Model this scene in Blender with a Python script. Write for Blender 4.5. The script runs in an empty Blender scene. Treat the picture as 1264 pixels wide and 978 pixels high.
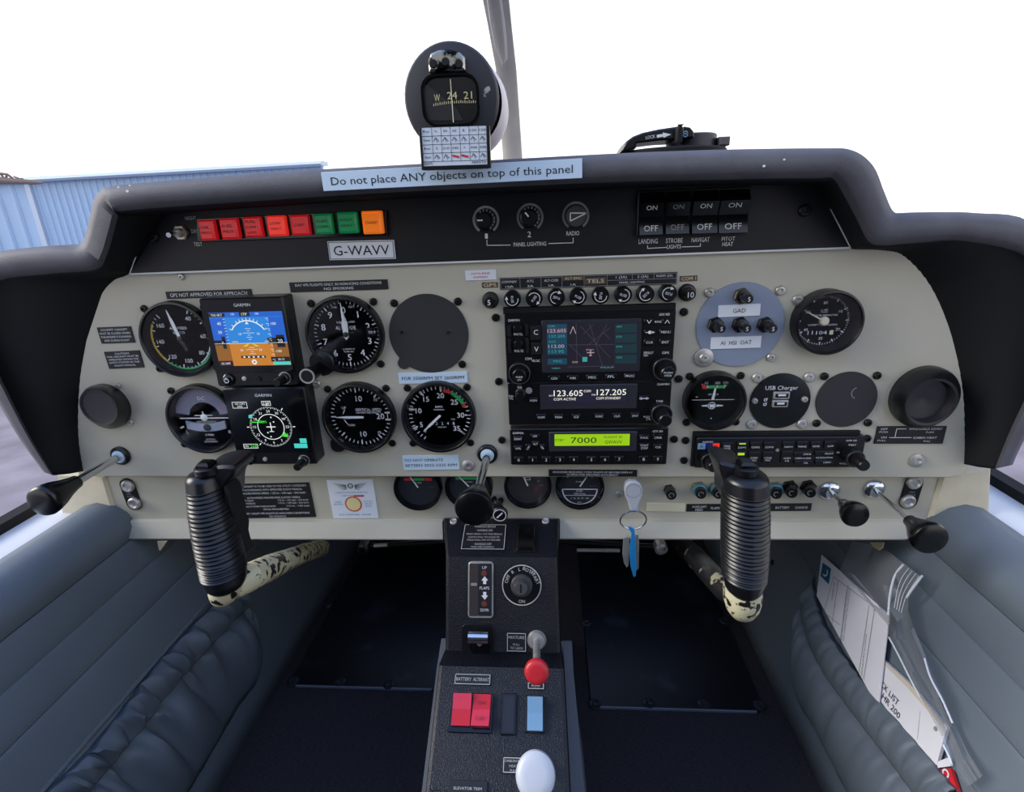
import bpy, math, random
from mathutils import Vector, Matrix
from mathutils.geometry import tessellate_polygon
random.seed(7)
# ------------------------------------------------------------------ camera
F, CX, CY = 656.717, 632.0, 489.0
PITCH, YAW, ROLL = -0.331264530, 0.0764687468, -0.0376362734
CAM = Vector((0.0, -0.49626, 0.0))
def _basis():
    cp, sp, cy, sy, cr, sr = math.cos(PITCH), math.sin(PITCH), math.cos(YAW), math.sin(YAW), math.cos(ROLL), math.sin(ROLL)
    M = Matrix(((cy, -sy, 0), (sy, cy, 0), (0, 0, 1))) @ Matrix(((1, 0, 0), (0, cp, -sp), (0, sp, cp)))
    r, u, f = M @ Vector((1, 0, 0)), M @ Vector((0, 0, 1)), M @ Vector((0, 1, 0))
    return cr*r + sr*u, -sr*r + cr*u, f
RT, UP, FW = _basis()
scene = bpy.context.scene
cd = bpy.data.cameras.new('camera'); cam = bpy.data.objects.new('camera', cd); scene.collection.objects.link(cam)
cd.sensor_fit = 'HORIZONTAL'; cd.sensor_width = 36.0; cd.lens = F/1264*36.0; cd.clip_start = 0.01; cd.clip_end = 500
cam.matrix_world = Matrix(((RT.x, UP.x, -FW.x, CAM.x), (RT.y, UP.y, -FW.y, CAM.y), (RT.z, UP.z, -FW.z, CAM.z), (0, 0, 0, 1)))
scene.camera = cam
scene.view_settings.view_transform = 'Standard'; scene.view_settings.look = 'None'
scene.view_settings.gamma = 1.0; scene.view_settings.use_curve_mapping = False
scene.view_settings.exposure = 0.0
# ------------------------------------------------------------------ sky: bright haze low down, pale blue overhead
w = bpy.data.worlds.new('sky'); scene.world = w; w.use_nodes = True
nt = w.node_tree; nt.nodes.clear()
tc = nt.nodes.new('ShaderNodeTexCoord'); sp = nt.nodes.new('ShaderNodeSeparateXYZ'); rp = nt.nodes.new('ShaderNodeValToRGB')
bg = nt.nodes.new('ShaderNodeBackground'); wo = nt.nodes.new('ShaderNodeOutputWorld')
nt.links.new(tc.outputs['Generated'], sp.inputs[0]); nt.links.new(sp.outputs['Z'], rp.inputs[0])
nt.links.new(rp.outputs[0], bg.inputs['Color']); nt.links.new(bg.outputs[0], wo.inputs[0])
rp.color_ramp.elements[0].position = 0.33; rp.color_ramp.elements[0].color = (1.0, 1.0, 1.0, 1)
rp.color_ramp.elements[1].position = 0.80; rp.color_ramp.elements[1].color = (0.30, 0.48, 0.95, 1)
bg.inputs['Strength'].default_value = 1.48
sd = bpy.data.lights.new('sun', 'SUN'); sun = bpy.data.objects.new('sun', sd); scene.collection.objects.link(sun)
sd.energy = 3.8; sd.angle = math.radians(35); sd.color = (1.0, 0.94, 0.86)
sun.rotation_euler = Vector((0.95, 0.08, -0.55)).to_track_quat('-Z', 'Y').to_euler()

# ------------------------------------------------------------------ rays and frames
def ray(px, py): return FW + RT*((px-CX)/F) - UP*((py-CY)/F)
def PY(px, py, y=0.0):
    d = ray(px, py); return CAM + d*((y-CAM.y)/d.y)
def PZ(px, py, z):
    d = ray(px, py); return CAM + d*(z/d.z)
def PXX(px, py, x):
    d = ray(px, py); return CAM + d*(x/d.x)
def PP(px, py, pt, n):
    d = ray(px, py); return CAM + d*((pt-CAM).dot(n)/d.dot(n))
def K(ox, oy, s): return lambda u, v: (ox+u/s, oy+v/s)

class Fr:
    """local frame: x right, y into the surface, z up the surface"""
    def __init__(s, O, X, Z):
        s.O = Vector(O); s.X = Vector(X).normalized(); s.Z = (Vector(Z) - s.X*Vector(Z).dot(s.X)).normalized(); s.Y = s.Z.cross(s.X)
    def p(s, px, py, y=0.0):
        q = PP(px, py, s.O + s.Y*y, s.Y) - s.O
        return (q.dot(s.X), q.dot(s.Z))
    def mat(s):
        return Matrix(((s.X.x, s.Y.x, s.Z.x, s.O.x), (s.X.y, s.Y.y, s.Z.y, s.O.y), (s.X.z, s.Y.z, s.Z.z, s.O.z), (0, 0, 0, 1)))
    def at(s, px, py, y=0.0):
        x, z = s.p(px, py, y); return Fr(s.O + s.X*x + s.Z*z + s.Y*y, s.X, s.Z)
    def move(s, x=0, y=0, z=0): return Fr(s.O+s.X*x+s.Y*y+s.Z*z, s.X, s.Z)
    def rot(s, a):
        c, q = math.cos(a), math.sin(a); return Fr(s.O, s.X*c + s.Z*q, s.Z*c - s.X*q)
def FY(px, py, y=0.0): return Fr(PY(px, py, y), (1, 0, 0), (0, 0, 1))
def FX(x, z, y=0.0): return Fr((x, y, z), (1, 0, 0), (0, 0, 1))

# ------------------------------------------------------------------ materials
def lin(c):
    return tuple(((v/255)/12.92 if v/255 <= 0.04045 else ((v/255+0.055)/1.055)**2.4) for v in c)
MATS = {}
def mat(name, rgb, rough=0.5, metal=0.0, bump=0.0, bscale=200.0, var=0.0, vscale=20.0, emit=0.0, coat=0.0, spec=0.5, detail=3.0, rgb2=None, thr=None, alpha=None, aniso=None):
    m = bpy.data.materials.new(name); m.use_nodes = True; n = m.node_tree; N = n.nodes; L = n.links
    b = N['Principled BSDF']; c = lin(rgb) + (1,)
    b.inputs['Base Color'].default_value = c; b.inputs['Roughness'].default_value = rough; b.inputs['Metallic'].default_value = metal
    b.inputs['Specular IOR Level'].default_value = spec; b.inputs['Coat Weight'].default_value = coat
    co = N.new('ShaderNodeTexCoord')
    vec = co.outputs['Object']
    if aniso:
        mp = N.new('ShaderNodeMapping'); mp.inputs['Scale'].default_value = aniso; L.new(vec, mp.inputs[0]); vec = mp.outputs[0]
    if emit:
        b.inputs['Emission Color'].default_value = c; b.inputs['Emission Strength'].default_value = emit
        b.inputs['Base Color'].default_value = (0.01, 0.01, 0.01, 1)
    if var or rgb2:
        t = N.new('ShaderNodeTexNoise'); t.inputs['Scale'].default_value = vscale; t.inputs['Detail'].default_value = 6
        L.new(vec, t.inputs['Vector'])
        r = N.new('ShaderNodeValToRGB'); r.color_ramp.elements[0].position = 0.35; r.color_ramp.elements[1].position = 0.65
        if rgb2:
            c2 = lin(rgb2)+(1,)
            lo, hi = (thr or (0.35, 0.65)); r.color_ramp.elements[0].position = lo; r.color_ramp.elements[1].position = hi
        else:
            c2 = tuple(v*(1+var) for v in c[:3])+(1,); c = tuple(v*(1-var) for v in c[:3])+(1,)
        r.color_ramp.elements[0].color = c; r.color_ramp.elements[1].color = c2
        L.new(t.outputs[0], r.inputs[0]); L.new(r.outputs[0], b.inputs['Base Color'])
    if bump:
        t = N.new('ShaderNodeTexNoise'); t.inputs['Scale'].default_value = bscale; t.inputs['Detail'].default_value = detail
        L.new(vec, t.inputs['Vector'])
        k = N.new('ShaderNodeBump'); k.inputs['Strength'].default_value = bump; k.inputs['Distance'].default_value = 0.001
        L.new(t.outputs[0], k.inputs['Height']); L.new(k.outputs[0], b.inputs['Normal'])
    MATS[name] = m; return m
def glass(name, gloss=0.06, tint=(1, 1, 1), rough=0.02):
    m = bpy.data.materials.new(name); m.use_nodes = True; n = m.node_tree; N = n.nodes; L = n.links
    N.remove(N['Principled BSDF']); o = N['Material Output']
    t = N.new('ShaderNodeBsdfTransparent'); t.inputs[0].default_value = tint+(1,)
    g = N.new('ShaderNodeBsdfGlossy'); g.inputs['Roughness'].default_value = rough
    x = N.new('ShaderNodeMixShader'); x.inputs[0].default_value = gloss
    L.new(t.outputs[0], x.inputs[1]); L.new(g.outputs[0], x.inputs[2]); L.new(x.outputs[0], o.inputs[0])
    MATS[name] = m; return m
cream = mat('cream_paint', (190, 186, 169), 0.42, bump=0.12, bscale=700, var=0.05, vscale=9)
cream2 = mat('cream_vinyl', (212, 202, 176), 0.6, bump=0.3, bscale=500, var=0.06, vscale=30)
white_paint = mat('white_paint', (225, 225, 225), 0.35, var=0.02)
hoodm = mat('glareshield_vinyl', (88, 88, 94), 0.62, bump=0.3, bscale=900, var=0.08, vscale=60, spec=0.35)
hoodin = mat('glareshield_inner', (30, 31, 33), 0.8, bump=0.3, bscale=900, spec=0.2)
blackp = mat('black_plate', (24, 25, 29), 0.45, bump=0.12, bscale=1200, spec=0.4)
black = mat('black_plastic', (14, 14, 17), 0.32, bump=0.05, bscale=900)
blackm = mat('black_matte', (20, 20, 23), 0.7, spec=0.3)
blackg = mat('black_gloss', (9, 9, 11), 0.12)
knobm = mat('knob_black', (9, 9, 11), 0.27)
rubber = mat('grip_rubber', (17, 18, 22), 0.3)
dialm = mat('dial_black', (38, 41, 48), 0.55, spec=0.3)
blankm = mat('blanking_grey', (44, 45, 48), 0.65, bump=0.1, bscale=900)
greyp = mat('grey_blue_plate', (135, 147, 168), 0.4, var=0.03)
chrome = mat('chrome', (215, 218, 222), 0.18, 1.0)
steel = mat('dull_steel', (190, 188, 182), 0.38, 0.6, var=0.12, vscale=120)
steelw = mat('worn_steel', (170, 170, 165), 0.3, 1.0, rgb2=(25, 25, 25), thr=(0.48, 0.55), vscale=120)
screwb = mat('black_screw', (18, 18, 20), 0.4, 0.3)
white = mat('white_print', (225, 228, 230), 0.6)
dim = mat('grey_print', (140, 142, 146), 0.6)
ink = mat('black_print', (22, 22, 28), 0.6)
redink = mat('red_print', (196, 40, 48), 0.6)
blueink = mat('blue_print', (70, 130, 175), 0.6)
paper = mat('label_white', (228, 234, 242), 0.5)
paperw = mat('paper_white', (222, 222, 228), 0.7, var=0.015)
skyblue = mat('label_pale_blue', (198, 220, 238), 0.45)
creaml = mat('label_cream', (222, 216, 188), 0.5)
browns = mat('label_brown', (92, 74, 58), 0.5)
placb = mat('placard_black', (20, 20, 24), 0.5)
red = mat('red_lens', (225, 30, 38), 0.25)
redb = mat('red_lens_bright', (232, 48, 36), 0.25)
redm = mat('red_knob', (200, 42, 50), 0.35)
pinkm = mat('red_rocker_worn', (222, 62, 86), 0.35)
def glow(m, k):
    p = m.node_tree.nodes['Principled BSDF']; p.inputs['Emission Color'].default_value = p.inputs['Base Color'].default_value; p.inputs['Emission Strength'].default_value = k
green = mat('green_lens', (16, 140, 82), 0.25)
orange = mat('orange_lens', (240, 120, 28), 0.25)
for m_, k_ in ((red, .22), (redb, .5), (green, .2), (orange, .45)): glow(m_, k_)  # weak emission added to brighten the lenses in the hood's shade
greenp = mat('green_print', (46, 170, 96), 0.6)
yellowp = mat('yellow_print', (214, 176, 50), 0.6)
redp = mat('red_arc_print', (200, 50, 56), 0.6)
teal = mat('teal_nut', (78, 128, 140), 0.45)
lblue = mat('pale_blue_plastic', (120, 160, 192), 0.4)
whitek = mat('white_plastic', (190, 195, 202), 0.3)
keyblue = mat('blue_plastic', (36, 140, 205), 0.4)
console_m = mat('crackle_black', (8, 10, 18), 0.34, bump=0.7, bscale=900, detail=3, spec=0.5)
carpet = mat('black_carpet', (62, 59, 61), 0.95, bump=1.0, bscale=900, var=0.25, vscale=500, spec=0.1, aniso=(0.4, 2, 1))
scuff = mat('scuffed_black_plate', (14, 15, 19), 0.3, rgb2=(62, 68, 82), thr=(0.58, 0.8), vscale=14, bump=0.05, bscale=300)
fabric = mat('blue_grey_vinyl', (97, 107, 116), 0.55, bump=0.25, bscale=1100, var=0.03, vscale=15, spec=0.35)
fabric2 = mat('blue_grey_vinyl_soft', (92, 102, 111), 0.5, bump=0.25, bscale=900, var=0.04, vscale=20, spec=0.4)
chipped = mat('chipped_cream_tube', (206, 200, 166), 0.45, rgb2=(22, 20, 22), thr=(0.53, 0.56), vscale=115, bump=0.2, bscale=300)
chipd = mat('black_tube', (26, 26, 28), 0.4, rgb2=(150, 146, 120), thr=(0.62, 0.65), vscale=60)
hangar_m = mat('hangar_sheet', (160, 188, 220), 0.55, var=0.03, vscale=0.5)
hangar_g = mat('hangar_trim', (186, 200, 218), 0.5)
asphalt = mat('asphalt', (128, 120, 126), 0.9, bump=0.6, bscale=9, var=0.25, vscale=2.5)
bark = mat('rusty_steel', (120, 105, 100), 0.8)
strutm = mat('strut_paint', (205, 200, 192), 0.5, var=0.06, vscale=30)
tape = mat('masking_tape', (200, 186, 150), 0.6)
graytrim = mat('grey_trim', (96, 98, 104), 0.7, bump=0.3, bscale=800)
pinktrim = mat('grey_pink_trim', (176, 168, 172), 0.6)
gl = glass('gauge_glass', 0.035, rough=0.05)
glw = glass('windshield_acrylic', 0.02, rough=0.01)
bagm = glass('clear_plastic_film', 0.26, (0.90, 0.92, 0.94), 0.28)
_n = bagm.node_tree; _d = _n.nodes.new('ShaderNodeBsdfDiffuse'); _d.inputs[0].default_value = (.8, .84, .88, 1); _x = _n.nodes.new('ShaderNodeMixShader'); _x.inputs[0].default_value = .12
_m = [q for q in _n.nodes if q.bl_idname == 'ShaderNodeMixShader' and q != _x][0]; _n.links.new(_m.outputs[0], _x.inputs[1]); _n.links.new(_d.outputs[0], _x.inputs[2]); _n.links.new(_x.outputs[0], _n.nodes['Material Output'].inputs[0])
def E(name, rgb, s=1.0): return mat(name, rgb, 0.4, emit=s)
e_sky = E('screen_sky_blue', (30, 128, 214)); e_skyd = E('screen_deep_blue', (18, 92, 200)); e_gnd = E('screen_ground', (196, 122, 30)); e_gndd = E('screen_ground_dark', (140, 88, 22))
e_wh = E('screen_white', (226, 232, 232), 1.0); e_bk = E('screen_black', (4, 4, 6)); e_gr = E('screen_green', (60, 220, 50)); e_cy = E('screen_cyan', (70, 205, 195)); e_ye = E('screen_yellow', (205, 200, 60)); e_mg = E('screen_magenta', (220, 60, 190))
e_lcd = E('lcd_green', (150, 200, 8)); e_dig = E('dot_matrix_cream', (236, 240, 222), 1.1); e_disp = E('display_violet_black', (26, 22, 46)); e_map = E('map_black', (22, 20, 32)); e_teal = E('map_teal', (16, 62, 84)); e_teal2 = E('map_dark_teal', (14, 44, 52)); e_line = E('map_line', (66, 60, 80)); e_pk = E('map_pink', (176, 150, 160)); e_led = E('green_lamp', (170, 215, 40)); e_txt = E('map_text_teal', (60, 150, 150))

# ------------------------------------------------------------------ mesh builder
_tcache = {}
def glyphs(s):
    if s in _tcache: return _tcache[s]
    c = bpy.data.curves.new('t', 'FONT'); c.body = s; c.resolution_u = 2; c.size = 1.0
    o = bpy.data.objects.new('t', c); scene.collection.objects.link(o)
    m = bpy.data.meshes.new_from_object(o)
    vs = [tuple(v.co[:2]) for v in m.vertices]; fs = [tuple(p.vertices) for p in m.polygons]
    bpy.data.objects.remove(o); bpy.data.curves.remove(c); bpy.data.meshes.remove(m)
    xs = [v[0] for v in vs] or [0, 1]
    _tcache[s] = (vs, fs, min(xs), max(xs)); return _tcache[s]
col = scene.collection
def props(o, label=None, cat=None, group=None, kind=None):
    if label: o['label'] = label
    if cat: o['category'] = cat
    if group: o['group'] = group
    if kind: o['kind'] = kind
    return o
def thing(name, label, cat, fr, group=None):
    o = bpy.data.objects.new(name, None); col.objects.link(o); o.matrix_world = fr.mat(); o.empty_display_size = 0.01
    return props(o, label, cat, group)
def rrect(x0, x1, z0, z1, r, n=4):
    if r <= 0: return [(x0, z0), (x1, z0), (x1, z1), (x0, z1)]
    out = []
    for (cx, cz, a) in ((x1-r, z0+r, -90), (x1-r, z1-r, 0), (x0+r, z1-r, 90), (x0+r, z0+r, 180)):
        for k in range(n+1):
            t = math.radians(a + 90*k/n); out.append((cx+r*math.cos(t), cz+r*math.sin(t)))
    return out
def circ(cx, cz, r, n=32, a0=0): return [(cx+r*math.cos(a0+2*math.pi*k/n), cz+r*math.sin(a0+2*math.pi*k/n)) for k in range(n)]
class B:
    def __init__(s): s.v = []; s.f = []
    def add(s, vs, fs):
        b = len(s.v); s.v += [tuple(v) for v in vs]; s.f += [tuple(i+b for i in f) for f in fs]; return s
    def loft(s, rings, cap0=True, cap1=True, closed=True):
        n = len(rings[0]); vs = [p for r in rings for p in r]; fs = []
        for i in range(len(rings)-1):
            for k in range(n if closed else n-1):
                a = i*n+k; b = i*n+(k+1) % n; fs.append((a, b, b+n, a+n))
        if cap0: fs.append(tuple(range(n-1, -1, -1)))
        if cap1: fs.append(tuple(range((len(rings)-1)*n, len(rings)*n)))
        return s.add(vs, fs)
    def prism(s, poly, yb, yf, ch=0.0):
        """poly in xz, back at yb, front at yf (yf<yb), front edge chamfered by ch"""
        a = sum(poly[i][0]*poly[(i+1) % len(poly)][1]-poly[(i+1) % len(poly)][0]*poly[i][1] for i in range(len(poly)))
        if a < 0: poly = poly[::-1]
        rings = [[(x, yb, z) for x, z in poly]]
        if ch:
            rings.append([(x, yf+ch, z) for x, z in poly])
            n = len(poly); ins = []
            for i in range(n):
                p0, p1, p2 = Vector(poly[i-1]), Vector(poly[i]), Vector(poly[(i+1) % n])
                e1 = (p1-p0); e2 = (p2-p1)
                if e1.length < 1e-9: e1 = e2
                if e2.length < 1e-9: e2 = e1
                e1.normalize(); e2.normalize(); n1 = Vector((-e1.y, e1.x)); n2 = Vector((-e2.y, e2.x)); b = n1+n2
                if b.length < 1e-6: b = n1
                b = b.normalized()/max(0.5, b.normalized().dot(n1)); ins.append(p1+b*ch)
            rings.append([(p.x, yf, p.y) for p in ins])
        else: rings.append([(x, yf, z) for x, z in poly])
        n = len(poly)
        s.loft(rings, False, False)
        for ring, flip in ((rings[0], True), (rings[-1], False)):
            tr = tessellate_polygon([[Vector(p) for p in ring]])
            s.add(ring, [tuple(t) for t in tr])
        return s
    def box(s, x0, x1, z0, z1, yb, yf, ch=0.0, r=0.0, n=3):
        if x0 > x1: x0, x1 = x1, x0
        if z0 > z1: z0, z1 = z1, z0
        return s.prism(rrect(x0, x1, z0, z1, r, n), yb, yf, ch)
    def lathe(s, prof, cx=0.0, cz=0.0, n=32, sx=1.0, cap=True):
        """prof: list of (r, y) ; axis along y"""
        rings = [[(cx+sx*r*math.cos(2*math.pi*k/n), y, cz+r*math.sin(2*math.pi*k/n)) for k in range(n)] for r, y in prof]
        return s.loft(rings, cap, cap)
    def ring(s, cx, cz, r0, r1, y, a0=0, a1=360, n=48, yb=None):
        vs = []; fs = []
        for k in range(n+1):
            t = math.radians(90-(a0+(a1-a0)*k/n)); c, q = math.cos(t), math.sin(t)
            vs += [(cx+r0*c, y, cz+r0*q), (cx+r1*c, y, cz+r1*q)]
        for k in range(n): fs.append((2*k, 2*k+1, 2*k+3, 2*k+2))
        return s.add(vs, fs)
    def seg(s, x0, z0, x1, z1, w, y, w2=None):
        d = Vector((x1-x0, z1-z0)); 
        if d.length < 1e-9: return s
        d.normalize(); n = Vector((-d.y, d.x)); w2 = w if w2 is None else w2
        return s.add([(x0+n.x*w/2, y, z0+n.y*w/2), (x0-n.x*w/2, y, z0-n.y*w/2), (x1-n.x*w2/2, y, z1-n.y*w2/2), (x1+n.x*w2/2, y, z1+n.y*w2/2)], [(0, 1, 2, 3)])
    def poly(s, pts, y): return s.add([(x, y, z) for x, z in pts], [tuple(t) for t in tessellate_polygon([[Vector((x, 0, z)) for x, z in pts]])])
    def rect(s, x0, x1, z0, z1, y): return s.add([(x0, y, z0), (x1, y, z0), (x1, y, z1), (x0, y, z1)], [(0, 1, 2, 3)])
    def frame(s, x0, x1, z0, z1, w, y):
        s.rect(x0, x1, z0, z0+w, y); s.rect(x0, x1, z1-w, z1, y); s.rect(x0, x0+w, z0, z1, y); return s.rect(x1-w, x1, z0, z1, y)
    def text(s, t, cx, cz, h, y, w=None, rot=0.0, bold=0.0):
        vs, fs, a, b = glyphs(t); k = h/0.70; kx = k if w is None else w/max(b-a, 1e-6)
        c, q = math.cos(rot), math.sin(rot); m = (a+b)/2
        for off in ((0,) if not bold else (-bold/2, bold/2)):
            out = []
            for x, z in vs:
                X = (x-m)*kx+off; Z = (z-0.35)*k
                out.append((cx+X*c-Z*q, y - (1e-5 if off > 0 else 0), cz+X*q+Z*c))
            s.add(out, fs)
        return s
    def tube(s, pts, rad, n=14, cap=True):
        pts = [Vector(p) for p in pts]; rings = []; ref = None
        for i, p in enumerate(pts):
            t = (pts[min(i+1, len(pts)-1)]-pts[max(i-1, 0)]).normalized()
            if ref is None: ref = t.orthogonal().normalized()
            ref = (ref - t*ref.dot(t)).normalized(); b = t.cross(ref); r = rad[i] if isinstance(rad, (list, tuple)) else rad
            rings.append([p+(ref*math.cos(2*math.pi*k/n)+b*math.sin(2*math.pi*k/n))*r for k in range(n)])
        return s.loft(rings, cap, cap)
    def grid(s, rows, closed=False):
        return s.loft(rows, False, False, closed)
    def obj(s, name, m, parent=None, fr=None, label=None, cat=None, group=None, kind=None, flat=False, thick=0, sharp=38):
        me = bpy.data.meshes.new(name); me.from_pydata(s.v, [], s.f); me.materials.append(m)
        if not flat:
            me.polygons.foreach_set('use_smooth', [True]*len(me.polygons))
            me.set_sharp_from_angle(angle=math.radians(sharp))
        me.update()
        o = bpy.data.objects.new(name, me); col.objects.link(o)
        if parent is not None: o.parent = parent
        if fr is not None: o.matrix_world = fr.mat()
        if thick:
            md = o.modifiers.new('solid', 'SOLIDIFY'); md.thickness = thick; md.offset = 0
        return props(o, label, cat, group, kind)
def copy_tree(o, parent=None):
    c = o.copy(); col.objects.link(c)
    if parent is not None: c.parent = parent
    for ch in list(o.children): copy_tree(ch, c)
    return c
def crom(P, sub, closed=False):
    out = []; n = len(P)
    for i in range(n-1):
        p0, p1, p2, p3 = P[max(i-1, 0)], P[i], P[i+1], P[min(i+2, n-1)]
        for k in range(sub):
            t = k/sub; out.append(0.5*((2*p1)+(-p0+p2)*t+(2*p0-5*p1+4*p2-p3)*t*t+(-p0+3*p1-3*p2+p3)*t**3))
    out.append(P[-1].copy()); return out
def ang(d): t = math.radians(90-d); return math.cos(t), math.sin(t)   # clock degrees

# ================================================================== SETTING
W0 = Fr((0, 0, 0), (1, 0, 0), (0, 0, 1))
FLOOR = -0.65
XC = -0.05
# outside ground
b = B(); N = 60
b.add([(-60, -60, -1.55), (60, -60, -1.55), (60, 25.5, -1.55), (-60, 25.5, -1.55)], [(0, 1, 2, 3)])
b.obj('ground', asphalt, kind='structure')
# cabin floor
b = B(); b.box(-0.55, 0.45, -0.9, 0.55, 0, -0.02)
fl = B(); fl.add([(-0.45, -1.3, FLOOR), (0.36, -1.3, FLOOR), (0.36, 0.62, FLOOR), (-0.45, 0.62, FLOOR), (-0.45, -1.3, FLOOR-.02), (0.36, -1.3, FLOOR-.02), (0.36, 0.62, FLOOR-.02), (-0.45, 0.62, FLOOR-.02)],
       [(0, 1, 2, 3), (7, 6, 5, 4), (0, 4, 5, 1), (1, 5, 6, 2), (2, 6, 7, 3), (3, 7, 4, 0)])
fl.obj('floor', carpet, kind='structure', flat=True)
# firewall
b = B(); b.box(-0.62, 0.52, FLOOR, -0.13, 0.64, 0.62); b.obj('wall_front', blackm, kind='structure')
# unseen rear bulkhead, made tall, close and dark to block light from behind
b = B(); b.box(-0.64, 0.54, FLOOR, 0.40, -1.10, -1.15); b.obj('wall_back_light_block', mat('dark_light_block', (42, 46, 52), .8), kind='structure')

# side walls : padded upholstery, straight along y.  profile (dx from centre, z)
def wall_profile():
    P = []
    def pad(d0, z0, d1, z1, bulge, n=10):
        for t in ([0, .025, .07, .2, .4, .6, .8, .93, .975] if n > 6 else [k/n for k in range(n)]):
            s_ = math.sin(math.pi*t)**0.3 if 0 < t < 1 else 0.0
            P.append((d0+(d1-d0)*t - bulge*s_, z0+(z1-z0)*t))
    # bolster crest down to first seam
    for d, z in ((0.505, -0.340), (0.500, -0.316), (0.488, -0.304), (0.472, -0.300), (0.457, -0.304), (0.444, -0.314), (0.437, -0.328)): P.append((d, z))
    pad(0.440, -0.343, 0.430, -0.379, 0.0028)
    pad(0.430, -0.379, 0.418, -0.417, 0.0028)
    pad(0.418, -0.417, 0.402, -0.470, 0.0028)
    pad(0.402, -0.470, 0.360, FLOOR, 0.002, 6); P.append((0.360, FLOOR))
    return P
WP = wall_profile()
for side, nm in ((-1, 'wall_left'), (1, 'wall_right')):
    b = B(); ys = [-1.3, -0.6, -0.3, -0.15, -0.05, 0.0, 0.1, 0.2, 0.35, 0.62]
    rows = [[(XC+side*d, y, z) for d, z in WP] for y in ys]
    if side > 0: rows = rows[::-1]
    b.grid(rows); wl_ = b.obj(nm, fabric, kind='structure', thick=0.004)
    for d_s, z_s in ((.440, -.343), (.430, -.379), (.418, -.417)):
        b = B(); b.tube([(XC+side*(d_s-.0022), y, z_s) for y in (-1.2, -.3, 0, .6)], .0009, 6); b.obj('seam', MATS.get('seam_dark') or mat('seam_dark', (34, 42, 52), .85), wl_)
    # painted sill and rubber seal outboard
    b = B(); sx = lambda d: XC+side*d
    pr = [(0.499, -0.345), (0.497, -0.316), (0.510, -0.312), (0.545, -0.310), (0.560, -0.314), (0.585, -0.340)]
    b.loft([[(sx(d), y, z) for d, z in pr] for y in (-1.3, -.1, 0.7)]); b.obj('trim_1' if side < 0 else 'trim_2', white_paint, kind='structure')
    b = B(); b.loft([[(sx(d), y, z) for d, z in ((0.545, -0.312), (0.547, -0.300), (0.560, -0.298), (0.568, -0.304), (0.570, -0.325))] for y in (-1.3, -.1, 0.7)]); b.obj('trim_3' if side < 0 else 'trim_4', blackm, kind='structure')
    b = B(); b.loft([[(sx(d), y, z) for d, z in ((0.560, -0.32), (0.590, -0.32), (0.60, -0.9), (0.59, -0.9))] for y in (-1.3, 0.7)]); b.obj('trim_5' if side < 0 else 'trim_6', white_paint, kind='structure')
    b = B(); b.tube([(XC+side*.401, y, -.466) for y in (-1.3, -.3, 0, .2)], .003, 8); b.obj('trim_7' if side < 0 else 'trim_8', fabric, kind='structure')
# windshield / canopy glass, a thin arched shell
b = B(); rows = []
for y, hw, h in ((-1.3, 0.59, 0.42), (-0.6, 0.59, 0.46), (-0.1, 0.59, 0.42), (0.25, 0.58, 0.26), (0.62, 0.55, -0.01), (0.70, 0.54, -0.10)):
    rows.append([(XC+hw*(abs(math.cos(t))**0.7)*(1 if math.cos(t) > 0 else -1), y, -0.262+(h+0.262)*abs(math.sin(t))**0.8) for t in [math.pi*k/28 for k in range(29)]])
b.grid(rows); b.obj('window_1', glw, kind='structure')

# ================================================================== PANEL + GLARESHIELD
st = [ # A px, B px, D px, yB
 ((103, 583), (66, 587), (54, 583), -.030), ((99, 540), (38, 540), (23, 540), -.030), ((103, 480), (8, 480), (-12, 480), -.030),
 ((115, 420), (-22, 415), (-52, 412), -.030), ((134, 368), (-22, 366), (-66, 352), -.030), ((150, 347), (2, 346), (-28, 317), -.030),
 ((160, 341), (62, 338), (55, 304), -.030), ((160, 338), (118, 333), (92, 304), -.030), ((163, 333), (131, 318), (104, 294), -.032), ((185, 298), (141, 286), (112, 262), -.042), ((203, 268), (146, 268), (121, 238), -.050), ((225, 262), (156, 260), (152, 228), -.055),
 ((340, 254), (320, 248), (320, 214), -.055), ((475, 246), (460, 239), (460, 205.5), -.055), ((605, 240), (600, 232), (600, 198), -.055), ((730, 234), (740, 225.5), (760, 189.5), -.055),
 ((860, 229), (880, 222), (880, 185), -.055), ((960, 228), (1005, 220), (1010, 183), -.055), ((1010, 230), (1028, 221), (1052, 185.5), -.052), ((1024, 256), (1041, 240), (1078, 205), -.045), ((1038, 284), (1058, 272), (1092, 238), -.036), ((1048, 303), (1072, 298), (1104, 262), -.032),
 ((1052, 307), (1090, 303), (1125, 263), -.030), ((1090, 309), (1130, 300), (1155, 262), -.030), ((1113, 318), (1190, 298), (1205, 263), -.030), ((1140, 355), (1268, 318), (1272, 274), -.030), ((1164, 412), (1298, 370), (1330, 340), -.030),
 ((1182, 480), (1280, 455), (1316, 455), -.030), ((1189, 540), (1243, 540), (1266, 540), -.030), ((1190, 574), (1228, 579), (1250, 574), -.030)]
cols = [[] for _ in range(8)]
for A, Bp, D, yb in st:
    a = PY(*A, 0.0); m = PY((A[0]+Bp[0])/2, (A[1]+Bp[1])/2, yb*0.45); bb = PY(*Bp, yb); dd = PY(*D, yb)
    f1 = PY(Bp[0]*.78+D[0]*.22, Bp[1]*.78+D[1]*.22, yb-.009); f2 = PY(Bp[0]*.25+D[0]*.75, Bp[1]*.25+D[1]*.75, yb-.009)
    back = Vector((dd.x*0.97-0.0015, 0.61, dd.z-0.08)); d2 = Vector((dd.x, yb+.02, dd.z))
    for c_, p in zip(cols, (Vector((a.x, .004, a.z)), m, bb, f1, f2, dd, d2, back)): c_.append(p)
cols = [crom(c_, 5) for c_ in cols]
n = len(cols[0])
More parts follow.
